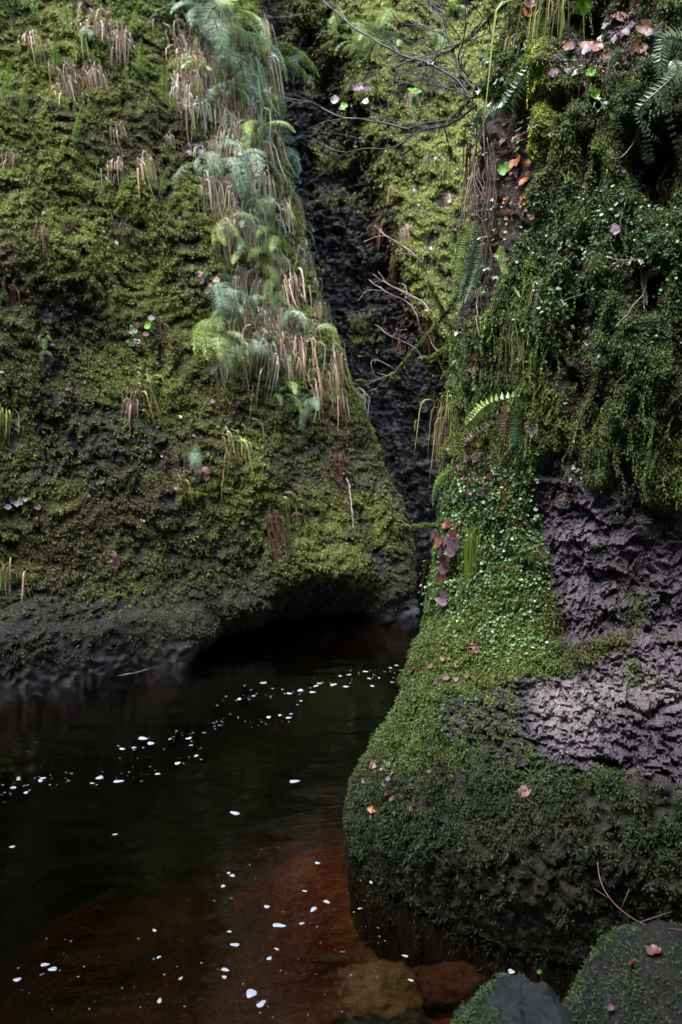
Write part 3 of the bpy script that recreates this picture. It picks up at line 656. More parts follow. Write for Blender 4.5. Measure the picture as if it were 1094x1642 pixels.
def leaf_mesh(L, W, col, curl, lobes=0, seed=0):
    """one fallen leaf: pointed oval with folded midrib, wavy edge and short stalk, lying along +X with its face to +Z"""
    r = np.random.default_rng(seed); mb = MB(); n = 9; t = np.linspace(0, 1, n)
    w_ = W / 2 * np.sin(math.pi * np.clip(t, 0, 1) ** 0.85) ** 0.8
    if lobes: w_ = w_ * (1 + 0.35 * np.sin(t * math.pi * lobes))
    x = (t - 0.5) * L; z = curl * L * (2 * t - 1) ** 2 + 0.02 * L * r.normal(size=n)
    mid = np.stack([x, 0.02 * L * r.normal(size=n), z], -1)
    rows = [mid]
    for sg in (-1, 1):
        for f in (0.55, 1.0): rows.append(mid + np.stack([0 * t, sg * f * w_, f * w_ * (0.14 * f + 0.08 * sg) + f * 0.03 * L * r.normal(size=n) * (f == 1)], -1))
    V = np.concatenate(rows); T = []
    def band(a, b):
        for i in range(n - 1): T.extend([(a * n + i, a * n + i + 1, b * n + i + 1), (a * n + i, b * n + i + 1, b * n + i)])
    band(0, 1); band(1, 2); band(3, 0); band(4, 3)
    c = np.asarray(col) * (1 + 0.22 * r.normal(size=(len(V), 1))); c[:n] *= 0.75
    mb.add(V, T, np.clip(c, 0.004, 0.7))
    mb.tube([mid[0], mid[0] + np.array((-0.16 * L, 0.02 * L, 0.03 * L))], 0.012 * L, np.asarray(col) * 0.5, 3)
    return mb.mesh('leaf', True)
def ivy_mesh(L, col):
    mb = MB(); an = np.linspace(0, 2 * math.pi, 21)[:-1]; r = 0.5 * L * (0.72 + 0.28 * np.cos(an * 5 / 1.0)) * (0.85 + 0.25 * np.cos(an)); r[10] *= 0.45
    V = np.concatenate([[[0, 0, -0.05 * L]], np.stack([r * np.cos(an), r * np.sin(an), 0.06 * L * np.sin(an * 3)], -1)])
    T = [(0, 1 + k, 1 + (k + 1) % 20) for k in range(20)]
    c = np.repeat(np.asarray(col)[None], 21, 0).copy(); c[0] *= 1.6
    mb.add(V, T, c); return mb.mesh('leaf', True)
def orient(o, n, roll=0.0, face=1.0):
    z = Vector(nrm(np.asarray(n) * face + np.array((0, 0, 0.0)))); q = z.to_track_quat('Z', 'Y')
    o.rotation_mode = 'QUATERNION'; o.rotation_quaternion = q @ Matrix.Rotation(roll, 3, 'Z').to_quaternion()
def px_size(P, pixels): return pixels * np.linalg.norm(P - CAM) / FPX

# ------------------------------------------------------------------ dry and green grass tufts on the left cliff
STRAW = [(0.50, 0.39, 0.29), (0.40, 0.28, 0.21), (0.22, 0.14, 0.10), (0.60, 0.51, 0.41)]
MIXED = STRAW + [(0.30, 0.36, 0.20), (0.38, 0.42, 0.30), (0.30, 0.36, 0.26), (0.24, 0.30, 0.14)]
GREENG = [(0.14, 0.22, 0.04), (0.19, 0.25, 0.06), (0.10, 0.15, 0.03), (0.30, 0.25, 0.10)]
dry = [grass_mesh(random.randrange(28, 80), 0.26, random.uniform(0.4, 0.9), STRAW, 0.0052, 0.35, random.uniform(0.6, 1.6)) for _ in range(6)]
dryb = [grass_mesh(90, 0.26, 0.8, STRAW, 0.0055, 0.35, random.uniform(0.9, 1.5)) for _ in range(4)]
rusty = [grass_mesh(60, 0.26, 0.7, [(0.13, 0.06, 0.045), (0.09, 0.045, 0.035), (0.18, 0.10, 0.07)], 0.0052, 0.35, 1.2) for _ in range(2)]
mixg = [grass_mesh(random.randrange(45, 85), 0.30, 0.8, MIXED, 0.006, 0.4, random.uniform(0.8, 1.6)) for _ in range(5)]
greeng = [grass_mesh(45, 0.30, 0.6, GREENG + [STRAW[1]], 0.008, 0.8) for _ in range(3)]
def put_grass(G, qx, qy, hpx, meshes, label, group=None):
    P_, n_ = hit(G, qx, qy, 0.0); o = link('grass_tuft', random.choice(meshes), M_DRY)
    o.location = P_; o.rotation_euler = (random.gauss(0, 0.1), random.gauss(0, 0.1), heading(n_) + random.gauss(0, 0.3)); k = px_size(P_, hpx) / 0.18
    o.scale = (k, k * random.uniform(0.75, 1.6), k); return tag(o, label, 'grass tuft', group)
for x, y, hp, lb in [
    (48, 66, 42, 'small straw grass tuft near the top left cliff corner'),
    (163, 38, 48, 'straw grass tuft right of the pale fern near the left cliff top'),
    (197, 60, 38, 'short straw tuft just right of the one beside the pale fern'),
    (88, 102, 40, 'thin dark straw grass tuft just up left of the biggest dry tuft'),
    (112, 132, 66, 'biggest dry straw grass tuft hanging alone in olive moss on the left cliff'),
    (152, 112, 34, 'straw grass tuft touching the upper right side of the biggest dry tuft'),
    (196, 205, 26, 'tiny dry grass tuft in moss below right of the biggest dry tuft'),
    (184, 266, 36, 'narrow straw grass tuft left of its twin in mid left cliff moss'),
    (233, 258, 40, 'straw grass tuft with red tints right of its narrower twin on the left cliff'),
    (20, 250, 32, 'thin straw tuft above grey stones at the left edge of the cliff'),
    (268, 225, 30, 'straw grass tuft beside the patch of pink leaves under the ridge'),
    (60, 370, 40, 'dark reddish dry grass tuft at the far left of the mossy cliff'),
    (6, 455, 46, 'reddish dry tuft at the very left edge above black wet rock'),
    (196, 360, 30, 'dark withered tuft in the middle of the left cliff moss'),
    (110, 355, 34, 'dark purple brown withered tuft left of the middle of the left cliff'),
    (250, 520, 60, 'dark brown withered tuft hanging from the leafy moss clump on the left cliff'),
    (215, 640, 42, 'pale straw wisp hanging below the leafy moss clump'),
    (300, 130, 70, 'tall dead grass curtain left of the big fern thicket'),
    (290, 60, 60, 'dead grass tuft at upper left of the big fern thicket'),
    (448, 40, 36, 'pinkish dry grass tuft at the top of the gully left of the bright ferns'),
    (545, 735, 62, 'rusty brown dry grass tuft hanging on the lower ridge of the left cliff'),
    (441, 830, 52, 'orange brown dead grass tuft hanging over the dark hollow'),
    (365, 860, 30, 'thin rusty stalks hanging left of the dark hollow')]:
    put_grass(L, x, y, hp, rusty if any(q in lb for q in ('dark', 'red', 'rust', 'withered')) and 'tints' not in lb else dryb, lb)
for x, y, hp, lb in [
    (372, 700, 62, 'green grass tuft hanging low on the left cliff near a pale fern leaf'),
    (462, 790, 70, 'green grass tuft above the dark hollow beside an orange dead tuft'),
    (545, 655, 66, 'bright green grass tuft on the lower ridge beside the gully'),
    (232, 610, 58, 'broad bladed green grass tuft below the leafy moss clump'),
    (290, 765, 34, 'small green grass tuft under the little pale fern low on the cliff'),
    (2, 660, 46, 'green grass blades at the left edge halfway up the cliff'),
    (0, 905, 40, 'green grass blades at the left edge low above the water')]:
    put_grass(L, x, y, hp, greeng, lb)
ridge_poly = [(262, 40), (420, 20), (440, 150), (468, 280), (500, 420), (545, 560), (590, 690), (545, 670), (480, 590), (360, 580), (330, 480), (380, 420), (330, 330), (318, 230), (270, 120)]
def in_poly(poly, n):
    xs = [p[0] for p in poly]; ys = [p[1] for p in poly]; out = []
    while len(out) < n:
        x = random.uniform(min(xs), max(xs)); y = random.uniform(min(ys), max(ys))
        if poly_sd(np.array([x]), np.array([y]), poly)[0] > 4: out.append((x, y))
    return out
for x, y in in_poly(ridge_poly, 230):
    put_grass(L, x, y, random.uniform(26, 54), mixg if random.random() < 0.72 else dry, 'drooping straw and green grass tuft among the ferns on the left cliff ridge', 'grass tufts crowding the fern ridge')

# ------------------------------------------------------------------ ferns on the left cliff
PALE = (0.20, 0.285, 0.175); FRESH = (0.24, 0.32, 0.07); MIDG = (0.17, 0.25, 0.09)
fr_pale = [local_frond(0.5, random.uniform(1.7, 2.6), 0.6, 0.14, PALE, True) for _ in range(3)]
fr_fresh = [local_frond(0.5, random.uniform(1.3, 2.3), 0.5, 0.14, FRESH, True) for _ in range(3)]
fr_mid = [local_frond(0.5, random.uniform(1.6, 2.5), 0.6, 0.13, MIDG, True) for _ in range(3)]
def put_fern(G, qx, qy, lpx, meshes, nf, label, group=None, spread=1.25, up=0.0):
    P_, n_ = hit(G, qx, qy, 0.01); k = px_size(P_, lpx) / 0.42
    e = empty('fern', P_, label, 'fern', group); e.rotation_euler = (0, 0, heading(n_)); e.scale = (k, k, k)
    lean = random.gauss(0, 0.35)
    for i in range(nf):
        f = link('frond', random.choice(meshes), M_LEAF, e); az = random.uniform(-spread, spread) + lean
        f.location = (random.uniform(-0.02, 0.02), random.gauss(0, 0.05), random.gauss(0, 0.06))
        f.rotation_euler = (random.gauss(0, 0.35), random.uniform(-0.15, 0.75) - up, az); q = random.uniform(0.45, 1.15); f.scale = (q, q * random.uniform(0.8, 1.1), q)
    return e
for x, y, l, ms, nf, lb in [
    (322, 30, 95, fr_pale, 7, 'wide blue green fern at the left end of the fern thicket crowning the ridge'),
    (372, 25, 105, fr_fresh, 7, 'big fresh green fern at the very top of the left cliff ridge'),
    (345, 80, 100, fr_mid, 7, 'large green fern in the middle of the thicket crowning the ridge'),
    (395, 85, 100, fr_fresh, 7, 'green fern spreading right over the gully near the ridge top'),
    (372, 150, 80, fr_pale, 5, 'blue green fern hanging under the thicket at the ridge top'),
    (452, 205, 34, fr_pale, 3, 'small pale fern poking right from the ridge into the gully'),
    (425, 160, 44, fr_fresh, 4, 'small fresh green fern on the ridge edge beside the gully'),
    (340, 262, 84, fr_pale, 6, 'large blue green fern drooping left from the ridge'),
    (395, 275, 90, fr_pale, 6, 'large blue green fern draped over the ridge crest'),
    (415, 330, 60, fr_mid, 5, 'mid green fern on the crest under the large drooping pair'),
    (430, 385, 70, fr_fresh, 6, 'fresh green fern lying across the middle of the ridge'),
    (405, 415, 70, fr_fresh, 5, 'light green fern below the fresh fern on mid ridge'),
    (358, 470, 74, fr_pale, 5, 'pale fern arching left in moss beside the mid ridge'),
    (340, 535, 80, fr_fresh, 6, 'fresh green fern reaching far left above a dark hollow of withered fronds'),
    (440, 470, 56, fr_mid, 5, 'mid green fern in the lower part of the grassy ridge'),
    (465, 510, 64, fr_pale, 6, 'pale fern over hanging straw on the lower ridge'),
    (378, 560, 52, fr_mid, 4, 'dark green fern sheltering hanging straw on the lower ridge'),
    (455, 625, 44, fr_fresh, 4, 'little fresh fern near the foot of the grassy ridge'),
    (495, 640, 50, fr_pale, 4, 'pale blue fern beside the bright green tuft on the lower ridge'),
    (498, 358, 26, fr_pale, 2, 'lone pale fern tip leaning over the gully from mid ridge'),
    (572, 618, 30, fr_mid, 3, 'small dark green fern on the ridge edge above the black gully'),
    (345, 590, 30, fr_pale, 3, 'short pale fronds hanging under the far reaching fern'),
    (145, 58, 40, fr_pale, 3, 'small pale green fern in moss between dry tufts near the top of the left cliff'),
    (310, 735, 40, fr_pale, 3, 'little pale fern low on the left cliff beside pink leaves'),
    (415, 715, 24, fr_pale, 2, 'single pale fern leaf right of the low green grass tuft'),
    (72, 545, 26, fr_mid, 3, 'tiny pale fern under black wet rock at far left'),
    (65, 560, 22, fr_mid, 2, 'tiny drooping fern beside another tiny fern at far left'),
    (480, 865, 26, fr_fresh, 3, 'small fresh fern at the right lip of the dark hollow')]:
    put_fern(L, x, y, l * 1.05, ms, nf + 1 if nf > 3 else nf, lb)
ridge_line = [(300, 40), (350, 110), (400, 60), (380, 200), (420, 215), (350, 330), (400, 350), (445, 300), (455, 345), (380, 390), (440, 430), (470, 420), (400, 500), (480, 480), (350, 500), (430, 550), (500, 540), (520, 575), (395, 545), (460, 590), (540, 620), (500, 600), (330, 120), (410, 130), (440, 240)]
for i, (x, y) in enumerate(ridge_line[::2] + ridge_line[1::4]):
    put_fern(L, x + random.gauss(0, 6), y + random.gauss(0, 8), random.uniform(34, 64), (fr_pale, fr_mid, fr_fresh)[i % 3], random.randrange(4, 8), 'small feathery fern filling the grassy ridge between the larger ferns', 'small ferns filling the ridge')
sprig = [local_frond(0.4, 0.5, 0.95, 0.07, (0.22, 0.32, 0.06), True, 18) for _ in range(3)]
def put_sprig(G, x, y, l, label, group):
    P_, n_ = hit(G, x, y, 0.0); o = link('fern_sprig', random.choice(sprig), M_LEAF); k = px_size(P_, l) / 0.36
    o.location = P_; o.scale = (k, k, k); o.rotation_euler = (random.gauss(0, 0.15), -random.uniform(0.2, 0.6), heading(n_) + random.gauss(0, 0.4)); tag(o, label, 'fern', group)
for x, y in [(270, 185), (262, 165), (255, 320), (112, 55), (55, 40), (90, 125), (118, 235), (205, 150), (225, 130), (195, 330), (108, 185), (35, 190), (140, 100), (245, 300), (60, 100), (12, 160), (340, 180), (210, 60)]:
    put_sprig(L, x, y, random.uniform(32, 58), 'thin upright light green sprig standing in the olive moss of the left cliff', 'light green sprigs on the left cliff')
for x, y, l, nf, ms, lb in [
    (560, 20, 60, 5, fr_fresh, 'bright yellow green fern at the top of the far cliff left of its companions'),
    (595, 40, 66, 6, fr_fresh, 'bright yellow green fern in the middle of the far cliff top'),
    (635, 20, 60, 5, fr_fresh, 'bright yellow green fern at the top of the far cliff right of its companions'),
    (575, 75, 46, 4, fr_fresh, 'smaller yellow green fern below the bright group on the far cliff'),
    (690, 60, 44, 4, fr_mid, 'mid green fern on the far cliff behind bare branches'),
    (640, 85, 40, 4, fr_fresh, 'light green fern on the far cliff under the long thin branch'),
    (474, 90, 30, 3, fr_pale, 'grey green fern at the head of the gully'),
    (730, 30, 44, 4, fr_mid, 'green fern on the far cliff beside the buttress top')]:
    put_fern(K, x, y, l, ms, nf, lb)
for x, y in [(500, 120), (655, 360), (685, 250), (720, 310), (630, 300), (700, 200), (660, 150), (735, 100)]:
    put_grass(K, x, y, random.uniform(14, 22), dry, 'small straw tuft on the bright mossy far cliff', 'straw tufts on the far cliff')
for x, y in [(700, 470), (635, 420), (610, 360), (690, 520), (650, 540)]:
    put_grass(K, x, y, random.uniform(24, 38), rusty, 'rusty withered tuft hanging on the dark far rock behind the mossy branch', 'withered tufts on the dark far rock')

# ------------------------------------------------------------------ fallen leaves
COL = {'lilac': (0.22, 0.165, 0.215), 'pink': (0.25, 0.135, 0.125), 'red': (0.10, 0.022, 0.016), 'orange': (0.30, 0.10, 0.022), 'brown': (0.13, 0.06, 0.03), 'purple': (0.10, 0.055, 0.075), 'green': (0.12, 0.30, 0.03), 'cream': (0.50, 0.44, 0.40)}
leafm = {k: [leaf_mesh(1.0, 0.62 + 0.1 * i, c, (-0.07, 0.05, 0.11)[i], lobes=(0, 0, 3)[i], seed=i + 5) for i in range(3)] for k, c in COL.items()}
seen_lab = {}
def put_leaf(G, x, y, size, col, label, group=None, lift=0.012, hang=0.0):
    P_, n_ = hit(G, x, y, lift); o = link('fallen_leaf', random.choice(leafm[col]), M_DEAD); k = px_size(P_, size)
    o.location = P_; o.scale = (k, k, k); tc_ = nrm(CAM - P_)
    orient(o, nrm(n_ + np.array((0, 0, 0.35 - hang)) + 0.5 * tc_ + rng.normal(size=3) * 0.22), random.uniform(0, 6.28)); tag(o, label, 'leaf', group); return o
for x, y, sz, c, lb in [
    (855, 687, 23, 'lilac', 'single pale lilac leaf lying flat on moss above the purple rock'),
    (845, 1270, 26, 'pink', 'large red pink leaf under the pale pink ledge of the buttress foot'),
    (601, 1299, 17, 'orange', 'bright orange leaf near the water edge of the mossy foot'),
    (578, 1298, 18, 'red', 'dark red leaf beside the bright orange leaf on the mossy foot'),
    (601, 1228, 18, 'pink', 'salmon pink leaf highest of the leaves on the left shoulder of the mossy foot'),
    (591, 1251, 15, 'lilac', 'pale lobed leaf below the salmon pink one on the mossy foot'),
    (628, 1250, 15, 'lilac', 'pale lilac leaf in the small pile right of the salmon pink leaf'),
    (632, 1238, 12, 'lilac', 'small grey lilac leaf on top of the small pile on the mossy foot'),
    (622, 1259, 13, 'purple', 'dark purple leaf under the small pile on the mossy foot'),
    (627, 1224, 9, 'cream', 'tiny whitish leaf above the small leaf pile on the mossy foot'),
    (633, 1284, 11, 'brown', 'small brown leaf between the leaf pile and the dark moss'),
    (608, 1184, 14, 'pink', 'pink leaf on the very edge of the foot against dark water'),
    (612, 1238, 10, 'orange', 'small orange leaf right beside the salmon pink one'),
    (838, 838, 18, 'red', 'dark red leaf hanging over the fresh green liverwort'),
    (831, 262, 24, 'orange', 'bright orange curled leaf in the dark root hollow'),
    (843, 292, 22, 'orange', 'rust orange leaf hanging below the bright orange curled one'),
    (768, 572, 15, 'orange', 'orange leaf just above the folded brown leaf at the buttress edge'),
    (764, 592, 20, 'brown', 'folded brown leaf on the left edge of the buttress'),
    (987, 368, 20, 'lilac', 'pale lilac leaf under the dark red leaf at upper right'),
    (993, 343, 15, 'lilac', 'smaller lilac leaf just above another lilac one at upper right'),
    (1031, 306, 20, 'red', 'dark red leaf in shade at upper right of the buttress'),
    (925, 780, 13, 'green', 'green leaf lying on bare purple rock'),
    (739, 914, 12, 'orange', 'thin orange leaf beside the wet leaf clump on the green slope'),
    (990, 32, 26, 'orange', 'blurred orange leaf at the top right of the buttress'),
    (946, 78, 22, 'orange', 'orange leaf standing in the pale litter at the top of the buttress'),
    (848, 8, 22, 'pink', 'pink leaf at the very top left edge of the buttress'),
    (845, 22, 18, 'orange', 'rust coloured leaf under the pink one at the top edge of the buttress'),
    (769, 228, 26, 'pink', 'pinkish leaf at the tip of the dark hanging fern'),
    (918, 150, 18, 'lilac', 'lilac leaf beside the bright moss strip at the upper buttress'),
    (887, 118, 20, 'lilac', 'lilac leaf hanging on the bright moss strip at the top of the buttress'),
    (890, 62, 15, 'pink', 'small pink leaf above the bright moss strip'),
    (950, 150, 20, 'green', 'yellow green leaf beside the hanging straw at the upper buttress'),
    (951, 120, 16, 'green', 'small yellow green leaf above another beside the hanging straw'),
    (995, 140, 15, 'green', 'small green leaf right of the hanging straw at the upper buttress'),
    (940, 8, 36, 'green', 'long green leaf hanging from the top of the buttress'),
    (812, 272, 24, 'green', 'jagged light green leaf in the dark root hollow'),
    (660, 148, 26, 'green', 'lone yellow green leaf hanging on the bare branches')]:
    put_leaf(RB if x > 555 and not (x == 660 and y == 148) else L, x, y, sz, c, lb) if not (x == 660) else None
def many(G, spots, cols, sz, label, group, lift=0.012, hang=0.0):
    for x, y in spots: put_leaf(G, x, y, random.uniform(*sz), random.choice(cols), label, group, lift, hang)
many(RB, [(700, 860), (712, 850), (728, 845), (735, 860), (722, 872), (716, 885), (730, 888), (738, 875), (725, 900), (720, 915), (728, 905), (713, 868), (742, 850), (718, 930), (715, 950), (720, 962)], ['purple', 'purple', 'red', 'brown'], (18, 30), 'wet purple brown leaf in the hanging clump on the green slope', 'wet leaves in the hanging clump', 0.025, 0.5)
many(RB, in_poly([(885, 110), (920, 60), (1000, 30), (1070, 50), (1060, 100), (960, 110), (900, 135)], 26), ['lilac', 'lilac', 'pink', 'purple', 'brown'], (14, 28), 'pale pink or lilac dead leaf in the litter across the top of the buttress', 'dead leaves littering the buttress top', 0.015)
many(RB, in_poly([(720, 700), (790, 690), (800, 770), (770, 840), (715, 800)], 26), ['purple', 'red', 'brown', 'purple'], (10, 20), 'dark wet leaf scrap on the bare streak below the brown fern', 'leaf scraps on the bare streak')
many(RB, in_poly([(690, 1010), (770, 990), (770, 1100), (660, 1130), (650, 1080)], 13), ['red', 'brown', 'red', 'purple'], (8, 15), 'small dark red leaf caught in moss on the lower green slope', 'red leaves on the lower green slope')
many(RB, in_poly([(560, 1240), (640, 1190), (700, 1230), (690, 1310), (590, 1330)], 14), ['red', 'brown', 'pink', 'lilac'], (5, 9), 'tiny leaf scrap in moss on the left shoulder of the buttress foot', 'leaf scraps on the mossy foot')
many(RB, in_poly([(800, 210), (850, 190), (870, 300), (850, 440), (780, 470), (790, 330)], 24), ['red', 'brown', 'orange', 'purple'], (9, 18), 'red brown leaf caught in the dark root hollow of the buttress', 'leaves caught in the root hollow')
many(RB, in_poly([(880, 230), (1080, 230), (1080, 520), (880, 560)], 16), ['purple', 'lilac', 'brown'], (9, 16), 'scattered dull purple leaf on the shaded upper right of the buttress', 'dull leaves on the upper right')
many(L, in_poly([(196, 515), (245, 505), (260, 545), (205, 560)], 14), ['pink', 'cream', 'lilac', 'green'], (8, 14), 'pale pink leaf on the leafy moss clump in the middle of the left cliff', 'pale leaves on the moss clump', 0.03)
many(L, [(183, 892), (176, 900), (186, 903), (172, 893)], ['pink', 'lilac'], (14, 20), 'pink leaf in the lone low cluster above the dark foot of the left cliff', 'low pink leaf cluster', 0.02)
many(L, [(318, 757), (326, 765), (312, 768), (330, 755)], ['pink', 'lilac'], (12, 18), 'pink leaf under the little pale fern low on the left cliff', 'pink leaves under the little fern', 0.02)
many(L, [(345, 452), (335, 458), (322, 450), (330, 466), (318, 440)], ['pink', 'red', 'pink'], (10, 16), 'reddish leaf beside the pale arching fern on mid cliff', 'reddish leaves by the arching fern', 0.02)
many(L, [(20, 800), (30, 807), (40, 800), (12, 812), (60, 812)], ['pink', 'lilac', 'red'], (9, 15), 'pinkish leaf at the left edge low on the mossy cliff', 'pinkish leaves at the left edge', 0.02)
many(L, [(295, 240), (305, 246), (315, 238), (300, 232), (320, 248)], ['pink', 'lilac', 'purple'], (10, 16), 'pinkish leaf in the patch left of the ridge ferns', 'pinkish leaf patch by the ridge', 0.02)
many(L, in_poly([(0, 280), (320, 300), (330, 600), (560, 760), (600, 840), (300, 860), (0, 860)], 60), ['pink', 'cream', 'lilac', 'brown'], (4, 8), 'tiny pale leaf scrap in the moss of the left cliff', 'leaf scraps on the left cliff', 0.02)
many(K, in_poly([(520, 150), (740, 160), (740, 560), (640, 560), (560, 300)], 22), ['pink', 'cream', 'lilac'], (4, 8), 'tiny pale leaf scrap on the far cliff', 'leaf scraps on the far cliff', 0.03)

# ------------------------------------------------------------------ single fern fronds, grass and creepers of the near buttress
def path_on(G, pts, out):
    outs = out if isinstance(out, (list, tuple)) else [out] * len(pts)
    return np.array([hit(G, x, y, o)[0] for (x, y), o in zip(pts, outs)])
def frond_px(pts, wpx, col, label, out=(0.02, 0.05, 0.05, 0.05), lacy=False, stem=(0.06, 0.06, 0.02), nodes=38, ref=None):
    P0, n_ = hit(RB, *pts[0]); D0 = np.linalg.norm(P0 - CAM)
    outs = list(np.interp(np.linspace(0, 1, len(pts)), np.linspace(0, 1, len(out)), np.array(out) * 1.35))
    if ref is None: path = path_on(RB, pts, outs)
    else: path = np.array([at_y(x, y, ref) for x, y in pts])
    mb = MB(); tc_ = nrm(CAM - path.mean(0)); frond_on(mb, path - path[0], nrm(tc_ * 1.2 + n_ * 0.3 + np.array((0, 0, 0.25))), wpx * D0 / FPX, col, lacy, stem, nodes)
    o = link('fern_frond', mb.mesh('frond'), M_LEAF); o.location = path[0]
    return tag(o, label, 'fern')
BLU = (0.15, 0.23, 0.12); YEL = (0.16, 0.24, 0.04); DKG = (0.045, 0.10, 0.035); DEADF = (0.10, 0.045, 0.022); PGR = (0.17, 0.24, 0.15)
frond_px([(862, 100), (830, 145), (798, 188), (776, 235)], 17, BLU, 'dark blue green fern frond slanting down over the root hollow', (0.02, 0.06, 0.06, 0.05))
frond_px([(852, 118), (828, 165), (806, 198), (782, 228)], 11, BLU, 'narrow fern frond close below the longer dark blue green one', (0.02, 0.05, 0.05, 0.04))
frond_px([(766, 350), (745, 395), (733, 440), (730, 478)], 20, YEL, 'leftmost of the ladder like fern fronds hanging at the buttress edge', ref=4.02)
frond_px([(772, 360), (756, 410), (744, 455), (736, 484)], 16, DKG, 'middle ladder like fern frond hanging at the buttress edge', ref=3.96)
frond_px([(782, 372), (770, 420), (757, 460), (746, 486)], 15, BLU, 'rightmost ladder like fern frond with glossy blue leaflets at the buttress edge', ref=3.9)
frond_px([(848, 628), (818, 650), (782, 690), (742, 716), (726, 742)], 15, (0.20, 0.27, 0.05), 'yellow green fern frond arching left above the bare streak', (0.02, 0.07, 0.07, 0.05, 0.03))
frond_px([(842, 640), (836, 680), (826, 712), (818, 735)], 15, DKG, 'dark green fern frond hanging under the yellow green arch', (0.02, 0.05, 0.05, 0.04))
frond_px([(728, 750), (708, 765), (698, 785), (694, 812)], 10, YEL, 'small bright fern frond poking out over the black gully', ref=3.98)
frond_px([(822, 640), (820, 700), (818, 760), (815, 805)], 11, DEADF, 'dead brown fern frond hanging beside the liverwort', (0.02, 0.04, 0.04, 0.03), stem=DEADF)
frond_px([(800, 676), (775, 700), (765, 730), (758, 765)], 13, DEADF, 'dead rusty fern frond under the yellow green arch', (0.03, 0.05, 0.04, 0.03), stem=DEADF)
frond_px([(1064, 112), (1038, 122), (1024, 165), (1017, 228)], 17, PGR, 'pale fern frond hooking down at the top right of the buttress', (0.04, 0.12, 0.12, 0.08))
frond_px([(1100, 92), (1092, 125), (1086, 160), (1082, 195)], 18, PGR, 'pale fern frond hanging at the right picture edge near the top', (0.04, 0.12, 0.12, 0.1))
frond_px([(1052, 178), (1066, 198), (1084, 214), (1104, 226)], 9, PGR, 'narrow pale frond slanting right below the hooked one', (0.04, 0.1, 0.1, 0.1))
frond_px([(1006, 95), (990, 110), (1000, 140)], 12, PGR, 'short pale frond under the litter at the top of the buttress', (0.03, 0.06, 0.05))
frond_px([(1075, 420), (1065, 445), (1062, 490)], 10, PGR, 'short pale frond at right beside a dark crevice', (0.03, 0.05, 0.04))
frond_px([(820, 400), (832, 440), (848, 482)], 9, YEL, 'mossy yellow green frond leaning right in the middle of the buttress', (0.05, 0.05, 0.03))
frond_px([(862, 450), (858, 500), (850, 540)], 10, DKG, 'dark frond hanging beside the dark vertical crevice', (0.04, 0.04, 0.03))
frond_px([(905, 430), (915, 470), (918, 510)], 10, DKG, 'dark green frond hanging right of the vertical crevice', (0.04, 0.04, 0.03))
rg = [grass_mesh(30, 0.28, 0.45, GREENG, 0.0040, 0.35) for _ in range(2)]; RSTRAW = [(0.28, 0.22, 0.15), (0.20, 0.14, 0.09), (0.36, 0.30, 0.22), (0.12, 0.08, 0.05)]
rd = [grass_mesh(30, 0.28, 0.5, RSTRAW, 0.0030, 0.3, 0.7) for _ in range(2)]; rm = [grass_mesh(34, 0.28, 0.5, GREENG + RSTRAW, 0.0034, 0.35) for _ in range(2)]
for x, y, hp, ms, lb in [
    (768, 852, 108, [grass_mesh(26, 0.28, 0.3, [(0.19, 0.29, 0.04), (0.27, 0.34, 0.07), (0.40, 0.37, 0.14)], 0.0075, 0.05, 0.45)], 'long pale green grass clump hanging straight over the green slope'),
    (884, -8, 105, rg, 'long dark green grass hanging from the top of the buttress'),
    (905, -5, 90, rm, 'thin mixed grass hanging beside the long dark green grass at the top'),
    (832, 62, 66, rm, 'pale straw grass curling at the top left edge of the buttress'),
    (822, 85, 50, rd, 'straw grass below the pale curl at the top left edge of the buttress'),
    (968, 105, 95, rd, 'withered straw bundle hanging under the leaf litter at the upper buttress'),
    (716, 655, 80, rd, 'straw grass hanging on the left edge of the buttress above the gully'),
    (722, 640, 60, rg, 'green grass on the left edge of the buttress above hanging straw'),
    (842, 545, 62, rg, 'green grass tuft in the middle of the buttress beside the dark crevice'),
    (828, 520, 56, rm, 'mixed grass tuft left of the green tuft in mid buttress'),
    (770, 255, 70, rd, 'withered stalks hanging outside the root hollow'),
    (748, 280, 46, rd, 'withered dark tuft at the outer edge of the root hollow'),
    (800, 460, 60, rm, 'thin grass hanging through moss right of the ladder fern fronds'),
    (855, 455, 46, rg, 'short green grass under the mossy yellow green frond')]:
    put_grass(RB, x, y, hp, ms, lb)
def thin(name, pts, r0, r1, col, label, cat, out=0.02, group=None, n=24, G=None, wig=0.004, par=None):
    path = smooth_path(path_on(G or RB, pts, out), n)
    path = path + np.stack([fbm(path * 14 + 3, 2), fbm(path * 14 + 9, 2), fbm(path * 14 + 15, 2)], -1) * wig * 3
    mb = MB(); c = np.asarray(col) * (1 + 0.25 * rng.normal(size=(n, 1))); mb.tube(path - path[0], np.linspace(r0, r1, n), np.clip(c, 0.003, 0.6), 5)
    o = link(name, mb.mesh(name, True), M_BARK); o.location = path[0]
    if cat: tag(o, label, cat, group)
    return o
ROOT = (0.06, 0.035, 0.03)
for i in range(22):
    x = random.uniform(748, 805); y = random.uniform(195, 260); l = random.uniform(90, 230); x2 = x + random.uniform(-18, 6)
    thin('hanging_root', [(x, y), (x + random.uniform(-6, 6), y + l * .35), (x2 + random.uniform(-6, 6), y + l * .7), (x2, y + l)], 0.003, 0.0012, ROOT, 'thin dark root hanging in the hollow behind the dark fern', 'root', random.uniform(0.01, 0.07), 'roots hanging in the hollow')
